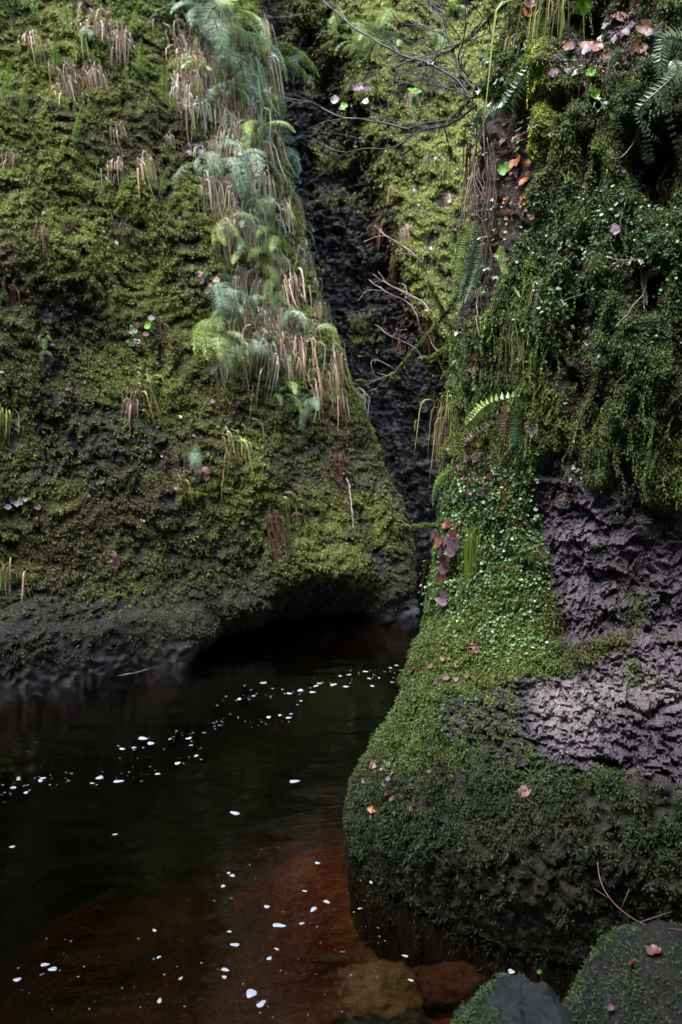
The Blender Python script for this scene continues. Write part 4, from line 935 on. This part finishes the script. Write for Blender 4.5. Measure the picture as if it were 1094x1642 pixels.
for pts, lb in [
    ([(768, 440), (775, 480), (778, 530), (790, 565)], 'bent straw coloured stalk above the folded brown leaf'),
    ([(1018, 425), (1017, 470), (1020, 500)], 'pale straight dead stalk on the leafy upper right'),
    ([(1008, 590), (1003, 620), (997, 640)], 'short pale stalk on the mossy right side'),
    ([(868, 520), (905, 545), (925, 565)], 'dark twig across the foot of the vertical crevice'),
    ([(1025, 455), (1015, 490), (1000, 525)], 'thin grey twig slanting left beside the pale dead stalk'),
    ([(905, 120), (890, 150), (888, 175)], 'bent thin stalk over the dark hole near the bright moss strip'),
    ([(1010, 215), (990, 250), (980, 265)], 'thin bare twig slanting over shaded moss at upper right')]:
    thin('creeper_stem', pts, 0.0022, 0.0014, (0.19, 0.12, 0.10), lb, 'stem', 0.03)
for pts, lb in [([(552, 770), (555, 800), (560, 850)], 'pale bare root hanging down the lower ridge of the left cliff'), ([(495, 575), (505, 610), (500, 680)], 'grey root showing through grass on the lower ridge')]:
    thin('hanging_root', pts, 0.006, 0.003, (0.22, 0.18, 0.16), lb, 'root', 0.05, None, G=L)

ivy_col = [(0.09, 0.16, 0.075), (0.24, 0.31, 0.26), (0.06, 0.12, 0.04)]
ivm = [ivy_mesh(1.0, c) for c in ivy_col]
def ivy(pts, spots, label):
    P0 = hit(RB, *pts[0])[0]; e = empty('ivy_sprig', P0, label, 'ivy')
    path = smooth_path(path_on(RB, pts, 0.03), 16); mb = MB(); mb.tube(path - P0, 0.0014, (0.09, 0.06, 0.03), 4); link('stem', mb.mesh('stem'), M_BARK, e)
    for x, y, sz in spots:
        q, n_ = hit(RB, x, y, 0.04); o = link('leaf', random.choice(ivm), M_LEAF, e); k = px_size(q, sz); o.location = q - P0; o.scale = (k, k, k)
        orient(o, nrm(n_ + np.array((0, 0, 0.9)) + rng.normal(size=3) * 0.25), random.uniform(0, 6.28))
    return e
def around(pts, n, sz):
    pp = smooth_path(np.array([(x, y, 0) for x, y in pts]), 30); out = []
    for _ in range(n):
        q = pp[random.randrange(30)]; out.append((q[0] + random.gauss(0, 8), q[1] + random.gauss(0, 7), random.uniform(*sz)))
    return out
for pts, n, sz, lb in [
    ([(795, 330), (788, 380), (790, 410), (780, 470)], 16, (10, 17), 'ivy sprig with pale shiny leaves right of the ladder fern fronds'),
    ([(735, 540), (738, 580), (732, 610), (720, 640)], 13, (8, 13), 'ivy sprig with whitish leaves at the buttress edge under the mossy branch'),
    ([(800, 255), (830, 240), (850, 225), (862, 212)], 13, (12, 18), 'ivy sprig with pale leaves among red leaves in the root hollow'),
    ([(690, 900), (688, 930), (684, 960)], 9, (7, 11), 'little ivy sprig at the buttress edge low above the pool'),
    ([(780, 85), (800, 100), (815, 118), (780, 140)], 14, (11, 17), 'ivy sprig with pale leaves at the top left edge of the buttress'),
    ([(905, 120), (940, 130), (960, 160), (985, 170)], 12, (11, 17), 'ivy sprig beside the withered straw bundle at the upper buttress'),
    ([(880, 410), (930, 400), (980, 420), (1040, 410)], 22, (9, 15), 'long ivy sprig with dark leaves across the leafy upper right'),
    ([(895, 520), (890, 490), (950, 470)], 12, (9, 14), 'dark ivy sprig right of the vertical crevice'),
    ([(925, 745), (930, 765), (928, 782)], 4, (8, 12), 'tiny green creeper hanging onto the purple rock'),
    ([(855, 790), (865, 830), (862, 850)], 7, (9, 13), 'small round leaved creeper at the left edge of the purple rock')]:
    ivy(pts, around(pts, n, sz), lb)

# ------------------------------------------------------------------ bare branches reaching out from the buttress over the gully
def branch(pts, r0, r1, twigs, label, mossy=0.0, col=(0.022, 0.017, 0.018), tw_len=(0.15, 0.45), seed=0):
    """pts: (px, py, distance); the twigs are parts"""
    r = random.Random(seed); W_ = np.array([at_y(x, y, Y) for x, y, Y in pts]); n = 30; path = smooth_path(W_, n)
    path[1:] += np.stack([fbm(path * 5 + 3, 2), fbm(path * 5 + 9, 2), fbm(path * 5 + 15, 2)], -1)[1:] * 0.03
    o0 = path[0].copy(); mb = MB(); rad = np.linspace(r0, r1, n); c = np.asarray(col) * (1 + 0.3 * rng.normal(size=(n, 1)))
    mb.tube(path - o0, rad, np.clip(c, 0.005, 0.4), 6); e = link('bare_branch', mb.mesh('branch', True), M_BARK); e.location = o0; tag(e, label, 'branch')
    if mossy:
        k = int(500 * mossy); ii = rng.integers(0, int(n * min(1, mossy)), k); dd = nrm(rng.normal(size=(k, 3)))
        m2 = MB(); m2.add(*tufts(path[ii] - o0 + dd * rad[ii][:, None] + (path[np.minimum(ii + 1, n - 1)] - path[ii]) * rng.random((k, 1)), dd, np.array((0.12, 0.17, 0.03)) * rng.uniform(0.6, 1.4, (k, 1)), 3, np.full(k, 0.011), np.full(k, 0.005), out=1.0, down=0.5))
        link('moss', m2.mesh('moss'), M_MOSS, e)
    for q in range(int(twigs * 1.7)):
        i = r.randrange(4, n - 2); base = path[i] - o0; tg = nrm(path[min(i + 1, n - 1)] - path[i - 1]); l = r.uniform(*tw_len)
        d = nrm(tg * r.uniform(0.3, 1.0) + np.array((r.gauss(-0.2, 0.6), r.gauss(0, 0.4), r.gauss(0.15, 0.6)))); tp = [base]; m3 = MB()
        for k in range(7): tp.append(tp[-1] + d * l / 7); d = nrm(d + np.array((r.gauss(0, 0.16), r.gauss(0, 0.12), r.gauss(-0.02, 0.16))))
        tp = np.array(tp); rr = min(rad[i] * 0.5, 0.0028); m3.tube(tp, np.linspace(rr, 0.0008, 8), np.asarray(col) * r.uniform(0.8, 1.8), 4)
        for s_ in range(r.randrange(1, 4)):
            j = r.randrange(2, 7); d2 = nrm(nrm(tp[j] - tp[j - 1]) + np.array((r.gauss(0, 0.6), r.gauss(0, 0.4), r.gauss(0, 0.6)))); l2 = l * r.uniform(0.2, 0.45)
            tp2 = np.array([tp[j] + d2 * l2 * f + np.array((0, 0, -0.04 * l2)) * f * f for f in np.linspace(0, 1, 5)]); m3.tube(tp2, np.linspace(rr * 0.6, 0.0007, 5), np.asarray(col) * r.uniform(0.8, 1.8), 4)
        link('twig', m3.mesh('twig'), M_BARK, e)
    return e
branch([(765, 178, 4.3), (745, 140, 4.4), (690, 105, 4.6), (620, 75, 4.8), (565, 40, 5.0), (512, -8, 5.2)], 0.008, 0.004, 9, 'long dark bare branch rising left from the buttress to the top of the gully', seed=2)
branch([(845, -25, 4.0), (800, 18, 4.05), (770, 48, 4.2), (745, 68, 4.3), (715, 85, 4.4), (690, 100, 4.5)], 0.009, 0.004, 9, 'mossy bare branch coming down left from the top of the buttress', mossy=0.6, seed=5)
branch([(768, 150, 4.25), (742, 172, 4.35), (718, 192, 4.45), (650, 203, 4.7), (590, 196, 4.9), (530, 178, 5.1), (480, 160, 5.3), (405, 145, 5.6)], 0.008, 0.0025, 8, 'long dark bare branch sagging left across the gully to the ridge', mossy=0.3, seed=8)
branch([(762, 170, 4.25), (730, 195, 4.4), (670, 213, 4.6), (615, 240, 4.8), (560, 250, 4.9), (492, 298, 5.1)], 0.005, 0.002, 8, 'thin bare branch reaching down left over the black rock', seed=11)
branch([(760, 150, 4.25), (735, 110, 4.35), (715, 60, 4.4), (712, 20, 4.45), (700, -20, 4.5)], 0.005, 0.002, 10, 'thin upright bare branch in front of the far cliff', seed=14)
branch([(752, 125, 4.3), (735, 95, 4.3), (752, 50, 4.2), (745, 10, 4.2)], 0.004, 0.0015, 9, 'twiggy bare branch crossing the mossy one near the top', seed=17)
branch([(758, 160, 4.3), (715, 140, 4.4), (670, 128, 4.6), (610, 150, 4.8)], 0.004, 0.0015, 8, 'fine bare branch between the two long ones', seed=21)
branch([(762, 420, 4.15), (728, 478, 4.2), (705, 510, 4.25), (680, 545, 4.3), (655, 575, 4.35), (620, 618, 4.4)], 0.0085, 0.0045, 3, 'mossy bough slanting down left in front of the black gully', mossy=0.9, col=(0.07, 0.055, 0.04), tw_len=(0.1, 0.25), seed=24)
GREYB = (0.20, 0.16, 0.15)
branch([(708, 503, 4.24), (697, 470, 4.2), (685, 435, 4.2), (660, 405, 4.2), (632, 385, 4.25), (608, 374, 4.3)], 0.0055, 0.002, 4, 'pale arched twig rising highest from the mossy bough', mossy=0.3, col=GREYB, tw_len=(0.05, 0.14), seed=27)
branch([(676, 538, 4.3), (668, 508, 4.3), (650, 480, 4.3), (620, 470, 4.3), (584, 448, 4.35)], 0.0045, 0.0018, 3, 'pale twig curving up left from the lower mossy bough', col=GREYB, tw_len=(0.05, 0.14), seed=30)
branch([(668, 560, 4.3), (645, 545, 4.3), (620, 535, 4.3), (595, 525, 4.35)], 0.003, 0.0014, 2, 'short pale twig below the curving one on the mossy bough', col=GREYB, tw_len=(0.05, 0.1), seed=33)
branch([(638, 598, 4.37), (630, 588, 4.35), (612, 578, 4.35), (596, 582, 4.35), (600, 604, 4.35), (616, 610, 4.36)], 0.0028, 0.0014, 1, 'thin hooked twig near the tip of the mossy bough', col=GREYB, tw_len=(0.04, 0.08), seed=36)
branch([(692, 503, 4.3), (660, 470, 4.4), (625, 455, 4.5), (606, 432, 4.55)], 0.003, 0.0014, 2, 'thin pale twig behind the arched one', col=GREYB, tw_len=(0.05, 0.1), seed=39)
branch([(724, 552, 4.15), (700, 566, 4.2), (672, 575, 4.25)], 0.004, 0.0015, 2, 'short mossy twig under the bough at the buttress edge', mossy=0.9, col=GREYB, tw_len=(0.04, 0.1), seed=42)
branch([(706, 842, 4.0), (688, 842, 4.0), (665, 846, 4.02), (645, 840, 4.05)], 0.003, 0.0015, 2, 'mossy twig poking left from the buttress edge above the pool', mossy=0.7, col=(0.12, 0.11, 0.05), tw_len=(0.03, 0.08), seed=45)
# pale living leaves on the sagging branch
for i, (x, y, Y, sz, c) in enumerate([(538, 160, 5.05, 17, 'cream'), (550, 172, 5.05, 15, 'green'), (576, 140, 4.95, 16, 'lilac'), (588, 142, 4.95, 18, 'lilac'), (586, 162, 4.9, 17, 'cream'), (594, 150, 4.9, 13, 'green'), (568, 140, 4.95, 12, 'cream'), (665, 147, 4.6, 24, 'green'), (666, 163, 4.6, 18, 'green'), (690, 100, 4.5, 12, 'cream')]):
    o = link('branch_leaf', random.choice(leafm[c]), M_LEAF); q = at_y(x, y, Y); o.location = q; k = px_size(q, sz); o.scale = (k, k, k)
    orient(o, nrm(nrm(CAM - q) + rng.normal(size=3) * 0.5 + np.array((0, 0, 0.6))), random.uniform(0, 6.28))
    tag(o, {'cream': 'whitish leaf hanging on the bare branches over the gully', 'lilac': 'grey lilac leaf hanging on the bare branches over the gully', 'green': 'yellow green leaf hanging on the bare branches over the gully'}[c], 'leaf', 'leaves on the bare branches')

# ------------------------------------------------------------------ boulders
def boulder(name, c, r, label, col, seed, mossy=None, mat=None, amp=0.16, wet=0.5, cat='boulder', flat=2.4):
    nu, nv = 90, 60; u = np.linspace(0, 2 * math.pi, nu + 1); vv = np.linspace(-math.pi / 2, math.pi / 2, nv)
    U, Vg = np.meshgrid(u, vv, indexing='ij'); D = np.stack([np.cos(Vg) * np.cos(U), np.cos(Vg) * np.sin(U), np.sin(Vg)], -1)
    D = D / (np.abs(D) ** flat).sum(-1, keepdims=True) ** (1 / flat)
    Q = D * (1 + amp * fbm(D * 1.4 + seed, 3) + 0.10 * amp * chips(D + seed, 0.35)+ 0.06 * fbm(D * 6 + seed, 3))[..., None] * np.array(r)
    cc = np.asarray(col) * (1 + 0.5 * fbm(D * 4 + seed, 4))[..., None]
    e = link(name, mesh_np(name, Q.reshape(-1, 3), quads=grid_quads(nu + 1, nv), col=np.clip(cc, 0.004, 1).reshape(-1, 3), wet=np.full(Q.shape[0] * nv, wet)), mat or M_ROCK)
    e.location = c; tag(e, label, cat)
    if mossy is not None:
        Nn = nrm(D / np.array(r)); G = dict(P=Q, N=Nn, mcol=np.broadcast_to(np.array((0.045, 0.075, 0.026)), Q.shape), dens=np.ones(Q.shape[:2]), px=Q[..., 0], py=Q[..., 1])
        p, nn, c2, *_ = sample(G, 15000, mossy(Q, D) + 1e-9)
        mb = MB(); mb.add(*tufts(p, nn, c2 * rng.uniform(0.6, 1.4, (len(p), 1)), 4, rng.uniform(0.006, 0.013, len(p)), rng.uniform(0.0025, 0.0045, len(p)), out=1.0, down=0.1)); link('moss', mb.mesh('moss'), M_MOSS, e)
    return e
b1_ = boulder('boulder', (0.83, 2.12, 0.11), (0.31, 0.30, 0.42), 'mossy boulder with red leaves under the dark buttress foot', (0.010, 0.0085, 0.009), 3.0, lambda Q, D: sst(-0.15, 0.25, fbm(Q * 5 + 5, 3) + 0.9 * sst(-0.1, -0.8, D[..., 0]) - 0.25 * D[..., 2] + 0.2), wet=0.25)
b2_ = boulder('boulder', (0.385, 1.93, 0.16), (0.17, 0.20, 0.39), 'smooth grey boulder with a mossy left rim at the water edge', (0.009, 0.012, 0.0125), 8.0, lambda Q, D: sst(0.1, 0.5, 0.8 * sst(-0.15, -0.8, D[..., 0]) + 0.5 * sst(0.1, 0.7, D[..., 1]) + 0.4 * fbm(Q * 6 + 5, 3)), wet=0.4)
q = at_z(605, 1580, -0.16); boulder('sunken_rock', (q[0], q[1], -0.22), (0.135, 0.15, 0.10), 'large ochre rock under water left of the grey boulder', (0.058, 0.036, 0.015), 12.0, wet=0, amp=0.45, flat=2.7)
q = at_z(735, 1560, -0.16); boulder('sunken_rock', (q[0], q[1], -0.24), (0.15, 0.10, 0.10), 'flat ochre rock under water between the buttress and the boulders', (0.036, 0.021, 0.009), 15.0, wet=0, amp=0.4, flat=2.5)
q = at_z(480, 1625, -0.25); boulder('sunken_rock', (q[0], q[1], -0.38), (0.11, 0.11, 0.10), 'dim brown rock deep under water left of the large ochre one', (0.06, 0.038, 0.02), 18.0, wet=0)
q = at_z(45, 1098, 0.0); boulder('wet_rock', (q[0] - 0.12, q[1] + 0.05, -0.03), (0.24, 0.14, 0.085), 'low wet bluish rock at the water line on the far left', (0.022, 0.022, 0.03), 21.0, wet=0.6, amp=0.6, cat='rock')
q = at_z(648, 985, 0.0); boulder('wet_rock', (q[0] + 0.02, q[1] + 0.05, 0.0), (0.11, 0.11, 0.10), 'dark rock lump at the water under the end of the left cliff', (0.022, 0.02, 0.026), 25.0, amp=0.5, wet=0.5, cat='rock')
for x, y, sz, c, Y, lb in [(948, 1528, 24, 'red', 1.86, 'bright red leaf on the left of the mossy boulder'), (1050, 1528, 34, 'red', 1.84, 'large dark red leaf on top of the mossy boulder'), (1020, 1548, 22, 'red', 1.82, 'small dark red leaf in the middle of the mossy boulder'), (985, 1618, 22, 'purple', 1.75, 'dull purple leaf low on the mossy boulder'), (1000, 1485, 28, 'brown', 2.05, 'brown leaf on the crest of the mossy boulder')]:
    d = Vector(ray(x, y)).normalized(); bpy.context.view_layer.update()
    inv_m = b1_.matrix_world.inverted(); ok, lo, no, _ = b1_.ray_cast(inv_m @ Vector(CAM), (inv_m.to_3x3() @ d).normalized())
    if not ok: continue
    o = link('fallen_leaf', random.choice(leafm[c]), M_DEAD); P_ = np.array(b1_.matrix_world @ lo); k = px_size(P_, sz * 0.7); o.scale = (k, k, k); n_ = np.array(no); o.location = P_ + n_ * 0.012; orient(o, n_ + np.array((0, 0, 0.2)), random.uniform(0, 6)); tag(o, lb, 'leaf')
P_ = at_y(868, 1572, 2.02); e = empty('seedling', P_, 'tiny green seedling standing behind the grey boulder', 'seedling'); mb = MB(); st = np.array([(0, 0, -0.02), (0.002, 0, 0.0), (-0.004, 0, 0.022)]); mb.tube(st, 0.0009, (0.12, 0.16, 0.04), 4); link('stem', mb.mesh('stem'), M_LEAF, e)
for a in (0.4, 2.6):
    o = link('leaf', leafm['green'][0], M_LEAF, e); o.location = (-0.004, 0, 0.022); o.scale = (0.014,) * 3; o.rotation_euler = (0.9, 0, a)

# ------------------------------------------------------------------ foam drifting on the pool
m, t, b = new_mat('foam'); b.inputs['Base Color'].default_value = (0.25, 0.275, 0.30, 1); b.inputs['Roughness'].default_value = 0.5
nz_ = t.nodes.new('ShaderNodeTexNoise'); nz_.inputs['Scale'].default_value = 9; bpf = t.nodes.new('ShaderNodeBump'); bpf.inputs['Strength'].default_value = 0.5
tcf = t.nodes.new('ShaderNodeTexCoord'); t.links.new(tcf.outputs['Object'], nz_.inputs['Vector']); t.links.new(nz_.outputs[0], bpf.inputs['Height']); t.links.new(bpf.outputs[0], b.inputs['Normal'])
M_FOAM = m
def foam_mesh(seed):
    r = np.random.default_rng(seed); an = np.linspace(0, 2 * math.pi, 25)[:-1]; el = r.uniform(0.6, 1.0)
    rad = 0.5 * (1 + 0.16 * np.sin(an * 2 + r.uniform(0, 6)) + 0.12 * np.sin(an * 3 + r.uniform(0, 6)) + 0.06 * np.sin(an * 5 + r.uniform(0, 6)))
    V = [[(0, 0, 0.17)]]; T = []
    for f, z in ((0.5, 0.15), (0.85, 0.09), (1.0, 0.0)): V.append(np.stack([f * rad * np.cos(an), f * el * rad * np.sin(an), np.full(24, z)], -1))
    V = np.concatenate(V)
    for k in range(24):
        k2 = (k + 1) % 24; T.append((0, 1 + k, 1 + k2))
        for rr in (0, 1): a0 = 1 + rr * 24; T += [(a0 + k, a0 + 24 + k, a0 + 24 + k2), (a0 + k, a0 + 24 + k2, a0 + k2)]
    return mesh_np('foam', V, tris=np.array(T))
M_FILM = m.copy(); M_FILM.name = 'thin_foam'; M_FILM.node_tree.nodes['Principled BSDF'].inputs['Base Color'].default_value = (0.10, 0.112, 0.125, 1)
fm = [foam_mesh(i) for i in range(7)]; fs = [foam_mesh(i + 20) for i in range(5)]
def foam(x, y, wpx, label, group=None):
    P_ = at_z(x, y, 0.0)
    if proj_block(P_): return
    o = link('foam_fleck', random.choice(fm if wpx > 5 else fs), M_FOAM if wpx > 5 else M_FILM); k = px_size(P_, wpx) * 0.86; o.location = (P_[0], P_[1], 0.001); o.scale = (k, k, k * 0.4); o.rotation_euler = (0, 0, random.uniform(0, 6.28))
    tag(o, label, 'foam', group)
def proj_block(P_): return False
for x, y, wd, lb in [
    (403, 1593, 22, 'largest foam fleck near the bottom edge, upper one of a close pair'), (419, 1610, 18, 'rounded foam fleck just below the largest one at the bottom'),
    (447, 1484, 20, 'large oval foam fleck over brown water left of the buttress foot'), (377, 1515, 14, 'twin lobed foam fleck below left of the large oval one'),
    (377, 1304, 17, 'lone wide foam fleck in the middle of the pool'), (472, 1253, 16, 'lone oval foam fleck right of the drifting streaks'),
    (361, 1555, 12, 'medium foam fleck above left of the largest pair'), (85, 1554, 13, 'bright foam fleck at bottom left, right one of three in a slant'),
    (72, 1547, 12, 'bright foam fleck at bottom left, middle one of three in a slant'), (28, 1571, 12, 'bright foam fleck at bottom left, nearest the picture corner'),
    (256, 1605, 11, 'slanted foam fleck low in the black water'), (503, 1458, 14, 'long foam fleck over brown water up right of the large oval one'),
    (524, 1446, 11, 'foam fleck right of the long one over brown water'), (820, 1558, 12, 'foam fleck in the dark gap between the buttress and the boulders'),
    (190, 1253, 16, 'widest foam fleck at the left streak'), (160, 1247, 13, 'second widest foam fleck at the left streak'), (650, 1533, 10, 'foam fleck above the large sunken rock'),
    (659, 1572, 9, 'foam fleck over the right side of the large sunken rock')]:
    foam(x, y, wd, lb)
for x, y, wd in [(69, 1248, 9), (65, 1252, 10), (42, 1271, 9), (22, 1263, 10), (30, 1250, 7), (30, 1247, 6), (148, 1256, 7), (253, 1241, 9), (285, 1224, 12), (315, 1212, 9), (229, 1184, 15), (242, 1192, 13), (196, 1201, 10), (215, 1199, 8), (230, 1199, 5), (303, 1184, 10), (273, 1185, 7), (307, 1195, 6)]:
    foam(x, y, wd, 'foam fleck in the long streak drifting across the left of the pool', 'foam flecks of the left streak')
for x, y, wd in [(360, 1567, 9), (290, 1569, 8), (432, 1537, 9), (444, 1522, 8), (428, 1454, 10), (489, 1429, 8), (509, 1384, 9), (358, 1421, 9), (373, 1404, 9), (367, 1400, 7), (248, 1492, 8), (255, 1535, 7), (595, 1415, 8), (577, 1457, 7), (484, 1481, 8), (368, 1494, 7), (20, 1358, 9), (185, 1338, 8), (380, 1516, 6)]:
    foam(x, y, wd, 'small foam fleck scattered on the near brown and black water', 'foam flecks on the near water')
for x, y, wd in [(423, 1095, 11), (482, 1107, 11), (507, 1100, 10), (512, 1096, 8), (535, 1098, 13), (501, 1110, 10), (555, 1101, 9), (586, 1077, 9), (560, 1082, 8), (592, 1088, 8), (597, 1100, 8), (608, 1087, 6), (546, 1084, 7), (629, 1094, 6), (636, 1067, 6), (626, 1071, 6), (464, 1112, 9), (431, 1150, 10), (449, 1147, 8), (463, 1151, 9), (467, 1145, 6), (483, 1124, 6), (407, 1116, 6), (384, 1121, 10)]:
    foam(x, y, wd, 'foam fleck in the far streak drifting below the dark hollow', 'foam flecks of the far streak')
def specks(pl, n, sp, sz, label, group):
    pp = smooth_path(np.array([(x, y, 0) for x, y in pl]), 80)
    for _ in range(n):
        q = pp[random.randrange(80)]; foam(q[0] + random.gauss(0, 8), q[1] + random.gauss(0, sp), random.choice([sz[0], sz[0], (sz[0] + sz[1]) / 2, sz[1]]) * random.uniform(0.8, 1.1), label, group)
specks([(0, 1278), (60, 1250), (120, 1252), (190, 1246), (260, 1235), (320, 1208)], 62, 7, (2.2, 4.5), 'foam fleck in the long streak drifting across the left of the pool', 'foam flecks of the left streak')
specks([(190, 1205), (250, 1186), (310, 1178), (360, 1155), (420, 1152), (480, 1138)], 50, 7, (2.2, 4.5), 'foam fleck in the long streak drifting across the left of the pool', 'foam flecks of the left streak')
specks([(350, 1122), (420, 1112), (480, 1108), (560, 1092), (636, 1075)], 55, 6, (2.2, 4.5), 'foam fleck in the far streak drifting below the dark hollow', 'foam flecks of the far streak')
for x, y in in_poly([(300, 1380), (560, 1330), (600, 1440), (640, 1540), (560, 1640), (260, 1630)], 60): foam(x, y, random.choice([2, 2.2, 3, 4]), 'small foam fleck scattered on the near brown and black water', 'foam flecks on the near water')
for x, y in in_poly([(10, 1500), (280, 1490), (300, 1620), (20, 1630)], 26): foam(x, y, random.choice([2.2, 3, 4]), 'small foam fleck scattered on the near brown and black water', 'foam flecks on the near water')

# thin froth lying along the waterline of the left cliff
mL = np.abs(L['P'][..., 2]) < 0.012
wlp = L['P'][mL]; wpx = L['px'][mL]
def froth(x0, x1, wd, label):
    pts = []
    for x in np.linspace(x0, x1, 14):
        m_ = np.abs(wpx - x) < 8
        if m_.any():
            c_ = wlp[m_]; c_ = c_[np.argmax(c_ @ n3)]; pts.append(np.array((c_[0], c_[1], 0.004)) + n3 * 0.02)
    if len(pts) < 5: return
    pts = np.array(pts); tt_ = pts @ d3; cf = np.polyfit(tt_, pts @ n3, 2); t2 = np.linspace(tt_.min(), tt_.max(), 14); pts = t2[:, None] * d3 + (np.polyval(cf, t2))[:, None] * n3 + np.array((0, 0, 0.004))
    path = smooth_path(np.array(pts), 60); mb = MB(); w_ = wd * np.clip(0.35 + 1.4 * fbm(path * 9, 3), 0.08, 1.3); w_[0] = w_[-1] = 0.001
    mb.strip(path - path[0] + np.stack([0 * w_, 0 * w_, 0.004 * w_ / wd], -1), n3, w_, (1, 1, 1)); o = link('froth_line', mb.mesh('froth'), M_FOAM); o.location = path[0]; tag(o, label, 'foam')
froth(150, 290, 0.016, 'pale froth line along the foot of the left cliff')
froth(390, 440, 0.016, 'short froth line at the left end of the dark hollow')
froth(455, 560, 0.008, 'hair thin froth line inside the dark hollow')

cp = [(958, 1383, 2.80), (963, 1412, 2.76), (975, 1436, 2.66), (1000, 1462, 2.50), (1040, 1484, 2.32), (1110, 1492, 2.15)]
W_ = smooth_path(np.array([at_y(*q) for q in cp]), 36); mb = MB(); mb.tube(W_ - W_[0], np.linspace(0.0016, 0.0011, 36), (0.15, 0.075, 0.075), 5)
for i, dv in ((16, (-0.05, 0.0, 0.035)), (20, (0.02, 0, 0.06)), (26, (0.08, 0.0, 0.03))): mb.tube(np.array([W_[i] - W_[0] + np.array(dv) * f for f in (0, 0.5, 1)]), (0.0014, 0.001, 0.0006), (0.18, 0.09, 0.09), 4)
o = link('creeper_stem', mb.mesh('stem', True), M_BARK); o.location = W_[0]; tag(o, 'thin pinkish creeper stem trailing down the dark foot onto the mossy boulder', 'stem')
